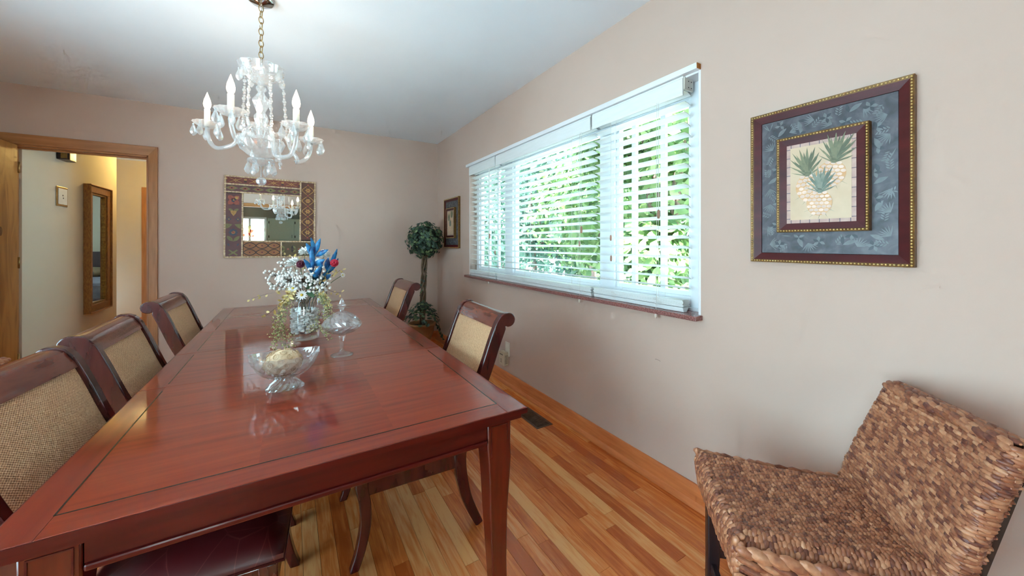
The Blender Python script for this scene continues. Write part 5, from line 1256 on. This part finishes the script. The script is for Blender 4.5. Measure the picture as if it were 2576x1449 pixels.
# hallway fittings on the wall at X = -1.9
HXW = -1.9
hm = thing('hall_mirror', 'tall narrow mirror in a deep gilt wood frame on the hallway wall', 'mirror', (HXW, 6.02, 1.16))
hh_, hw_ = .69, .27
for (y0, y1, z0, z1) in ((-hw_, hw_, hh_ - .075, hh_), (-hw_, hw_, -hh_, -hh_ + .075), (-hw_, -hw_ + .075, -hh_ + .075, hh_ - .075), (hw_ - .075, hw_, -hh_ + .075, hh_ - .075)):
    BX(0, .045, y0, y1, z0, z1).build('frame_bar', goldw_m, hm, bevel=.006)
for (y0, y1, z0, z1) in ((-hw_ + .075, hw_ - .075, hh_ - .095, hh_ - .075), (-hw_ + .075, hw_ - .075, -hh_ + .075, -hh_ + .095), (-hw_ + .075, -hw_ + .095, -hh_ + .095, hh_ - .095), (hw_ - .095, hw_ - .075, -hh_ + .095, hh_ - .095)):
    BX(0, .03, y0, y1, z0, z1).build('inner_bead', gold_m, hm, bevel=.004)
for (y0, y1, z0, z1) in ((-hw_ - .012, hw_ + .012, hh_, hh_ + .012), (-hw_ - .012, hw_ + .012, -hh_ - .012, -hh_), (-hw_ - .012, -hw_, -hh_, hh_), (hw_, hw_ + .012, -hh_, hh_)):
    BX(0, .06, y0, y1, z0, z1).build('outer_rim', goldw_m, hm, bevel=.004)
BX(0, .012, -hw_ + .07, hw_ - .07, -hh_ + .07, hh_ - .07).build('mirror_glass', mirror_m, hm)
th_ = thing('wall_plate', 'cream and brass framed plate on the hallway wall beside the gilt mirror', 'wall plate', (HXW, 5.30, 1.67))
BX(0, .008, -.1, .1, -.095, .095).build('brass_frame', brass_m, th_, bevel=.004); BX(.008, .012, -.08, .08, -.076, .076).build('cream_plate', ivory_m, th_, bevel=.003)
MB().box(.012, .0128, -.012, .004, .004, .018).box(.012, .0128, -.004, .012, -.02, -.008).build('printed_mark', ink_m, th_)
cb = thing('door_chime', 'dark box with a silver front high on the hallway wall', 'chime box', (HXW, 5.30, 2.12))
BX(0, .07, -.09, .09, -.1, .1).build('chime_body', stool_leg_m, cb, bevel=.004); BX(.07, .082, -.07, .05, -.1, .1).build('chime_cover', chrome_m, cb, bevel=.003); BX(.03, .07, -.095, -.09, -.09, .09).build('brass_side', brass_m, cb)
ls = thing('light_switch', 'small white light switch on the hallway wall right of the gilt mirror', 'switch', (HXW, 6.445, 1.235))
BX(0, .006, -.036, .036, -.058, .058).build('cover_plate', ivory_m, ls, bevel=.003); BX(.006, .014, -.006, .006, -.012, .012).build('toggle', ivory_m, ls)

# ------------------------------------------------------------------ garden outside the window
gr = noise_mat('pale_bounce_ground', [(176, 178, 180), (196, 198, 200)], 3, rough=.9)  # unseen ground made pale to bounce sun up onto the ceiling
struct('ground', BX(W + .3, 34, -20, 40, -1.0, -.9), gr)
BX(W + TH, W + TH + .65, -4.5, 8, 2.18, 2.24).build('eave_soffit', white_m)['kind'] = 'structure'
BX(XL - .12 - .7, XL - .12, -4.5, 5.5, 2.5, 2.56).build('eave_soffit', white_m)['kind'] = 'structure'  # unseen left eave, added to keep sun out of the left window
struct('roof', BX(XL - .9, W + TH + .75, -5.0, 11.5, 2.6, 2.75), flat('roof_shingle', (90, 84, 80), .9))
leaf1 = noise_mat('garden_leaf', [(76, 106, 64), (120, 150, 90), (176, 194, 138)], 2.0, rough=.45, rand=.6, island=True, pos=[.2, .5, .85])
leaf2 = noise_mat('garden_leaf_blue', [(64, 102, 88), (104, 140, 122), (158, 184, 160)], 2.0, rough=.45, rand=.6, island=True, pos=[.2, .5, .85])
for mm in (leaf1, leaf2):       # light shines through the blades
    n = mm.node_tree.nodes; l = mm.node_tree.links; pb_ = n['Principled BSDF']; tl = n.new('ShaderNodeBsdfTranslucent'); mx = n.new('ShaderNodeMixShader'); mx.inputs[0].default_value = .45
    l.new(pb_.inputs['Base Color'].links[0].from_socket, tl.inputs['Color']); l.new(pb_.outputs[0], mx.inputs[1]); l.new(tl.outputs[0], mx.inputs[2]); l.new(mx.outputs[0], n['Material Output'].inputs['Surface'])
bark_m = noise_mat('pinkish_bark', [(120, 92, 84), (164, 134, 122)], 12, (3, 3, .6), rough=.8)
def tree(label, x, y, h, r, nleaf, mat, ls_, seed, trunk=True):
    rr = random.Random(seed); t = thing('garden_tree', label, 'tree', (x, y, -.9), group='trees in the garden')
    blobs = [(Vector((rr.uniform(-.7, .7) * r, rr.uniform(-.7, .7) * r, h * rr.uniform(.32, 1.0))), r * rr.uniform(.45, .75)) for _ in range(12)]
    tips = blobs[:6]
    q = MB()
    top = Vector((rr.uniform(-.2, .2), rr.uniform(-.2, .2), h * .55)); q.tube(smooth_curve([(0, 0, 0), (.06, .03, h * .25), top], 5), [.085 - .004 * i for i in range(11)], 8)
    for c, _ in tips: q.tube(smooth_curve([top * .75, (top * .6 + c * .4) + Vector((0, 0, .1)), c], 4), [.045 - .004 * i for i in range(9)], 6)
    q.build('trunk', bark_m, t, smooth=True)
    m = MB()
    for k in range(nleaf):
        c, br = blobs[k % len(blobs)]; v = Vector((rr.gauss(0, 1), rr.gauss(0, 1), rr.gauss(0, 1))).normalized(); p = c + v * (br * rr.uniform(.55, 1.0)); nn = (v + Vector((rr.uniform(-.7, .7), rr.uniform(-.7, .7), rr.uniform(0, .9)))).normalized()
        u = nn.orthogonal().normalized(); u = (Matrix.Rotation(rr.uniform(0, 6.28), 3, nn) @ u); w_ = nn.cross(u); s_ = ls_ * rr.uniform(.7, 1.3)
        m.add([p - u * s_, p - u * s_ * .3 + w_ * s_ * .55, p + u * s_ * .4 + w_ * s_ * .4, p + u * s_ * 1.1, p + u * s_ * .4 - w_ * s_ * .4, p - u * s_ * .3 - w_ * s_ * .55], [(0, 1, 2, 3, 4, 5)])
    o = m.build('foliage', mat, t); o['kind'] = 'stuff'
tree('broad leaved tree close to the narrow window sash near the framed print', 4.0, 2.9, 3.9, 1.0, 5200, leaf1, .075, 1)
tree('leafy tree outside the middle of the window', 4.7, 5.0, 4.0, 1.25, 6500, leaf1, .07, 2)
tree('blue green tree outside the left half of the window', 5.2, 7.6, 4.4, 1.5, 7500, leaf2, .07, 3)
tree('tall tree standing behind the others outside the middle pane', 8.2, 8.2, 6.2, 2.2, 7000, leaf1, .11, 4)
tree('bushy tree at the far left seen past the ivy topiary', 6.6, 11.8, 5.2, 2.1, 7000, leaf2, .11, 5)
tree('rear tree seen low through the right hand sash', 7.6, 4.4, 5.4, 1.9, 6500, leaf1, .10, 6)
tree('farthest pale tree behind the garden', 11.0, 13.5, 7.0, 2.8, 5500, leaf1, .16, 8)
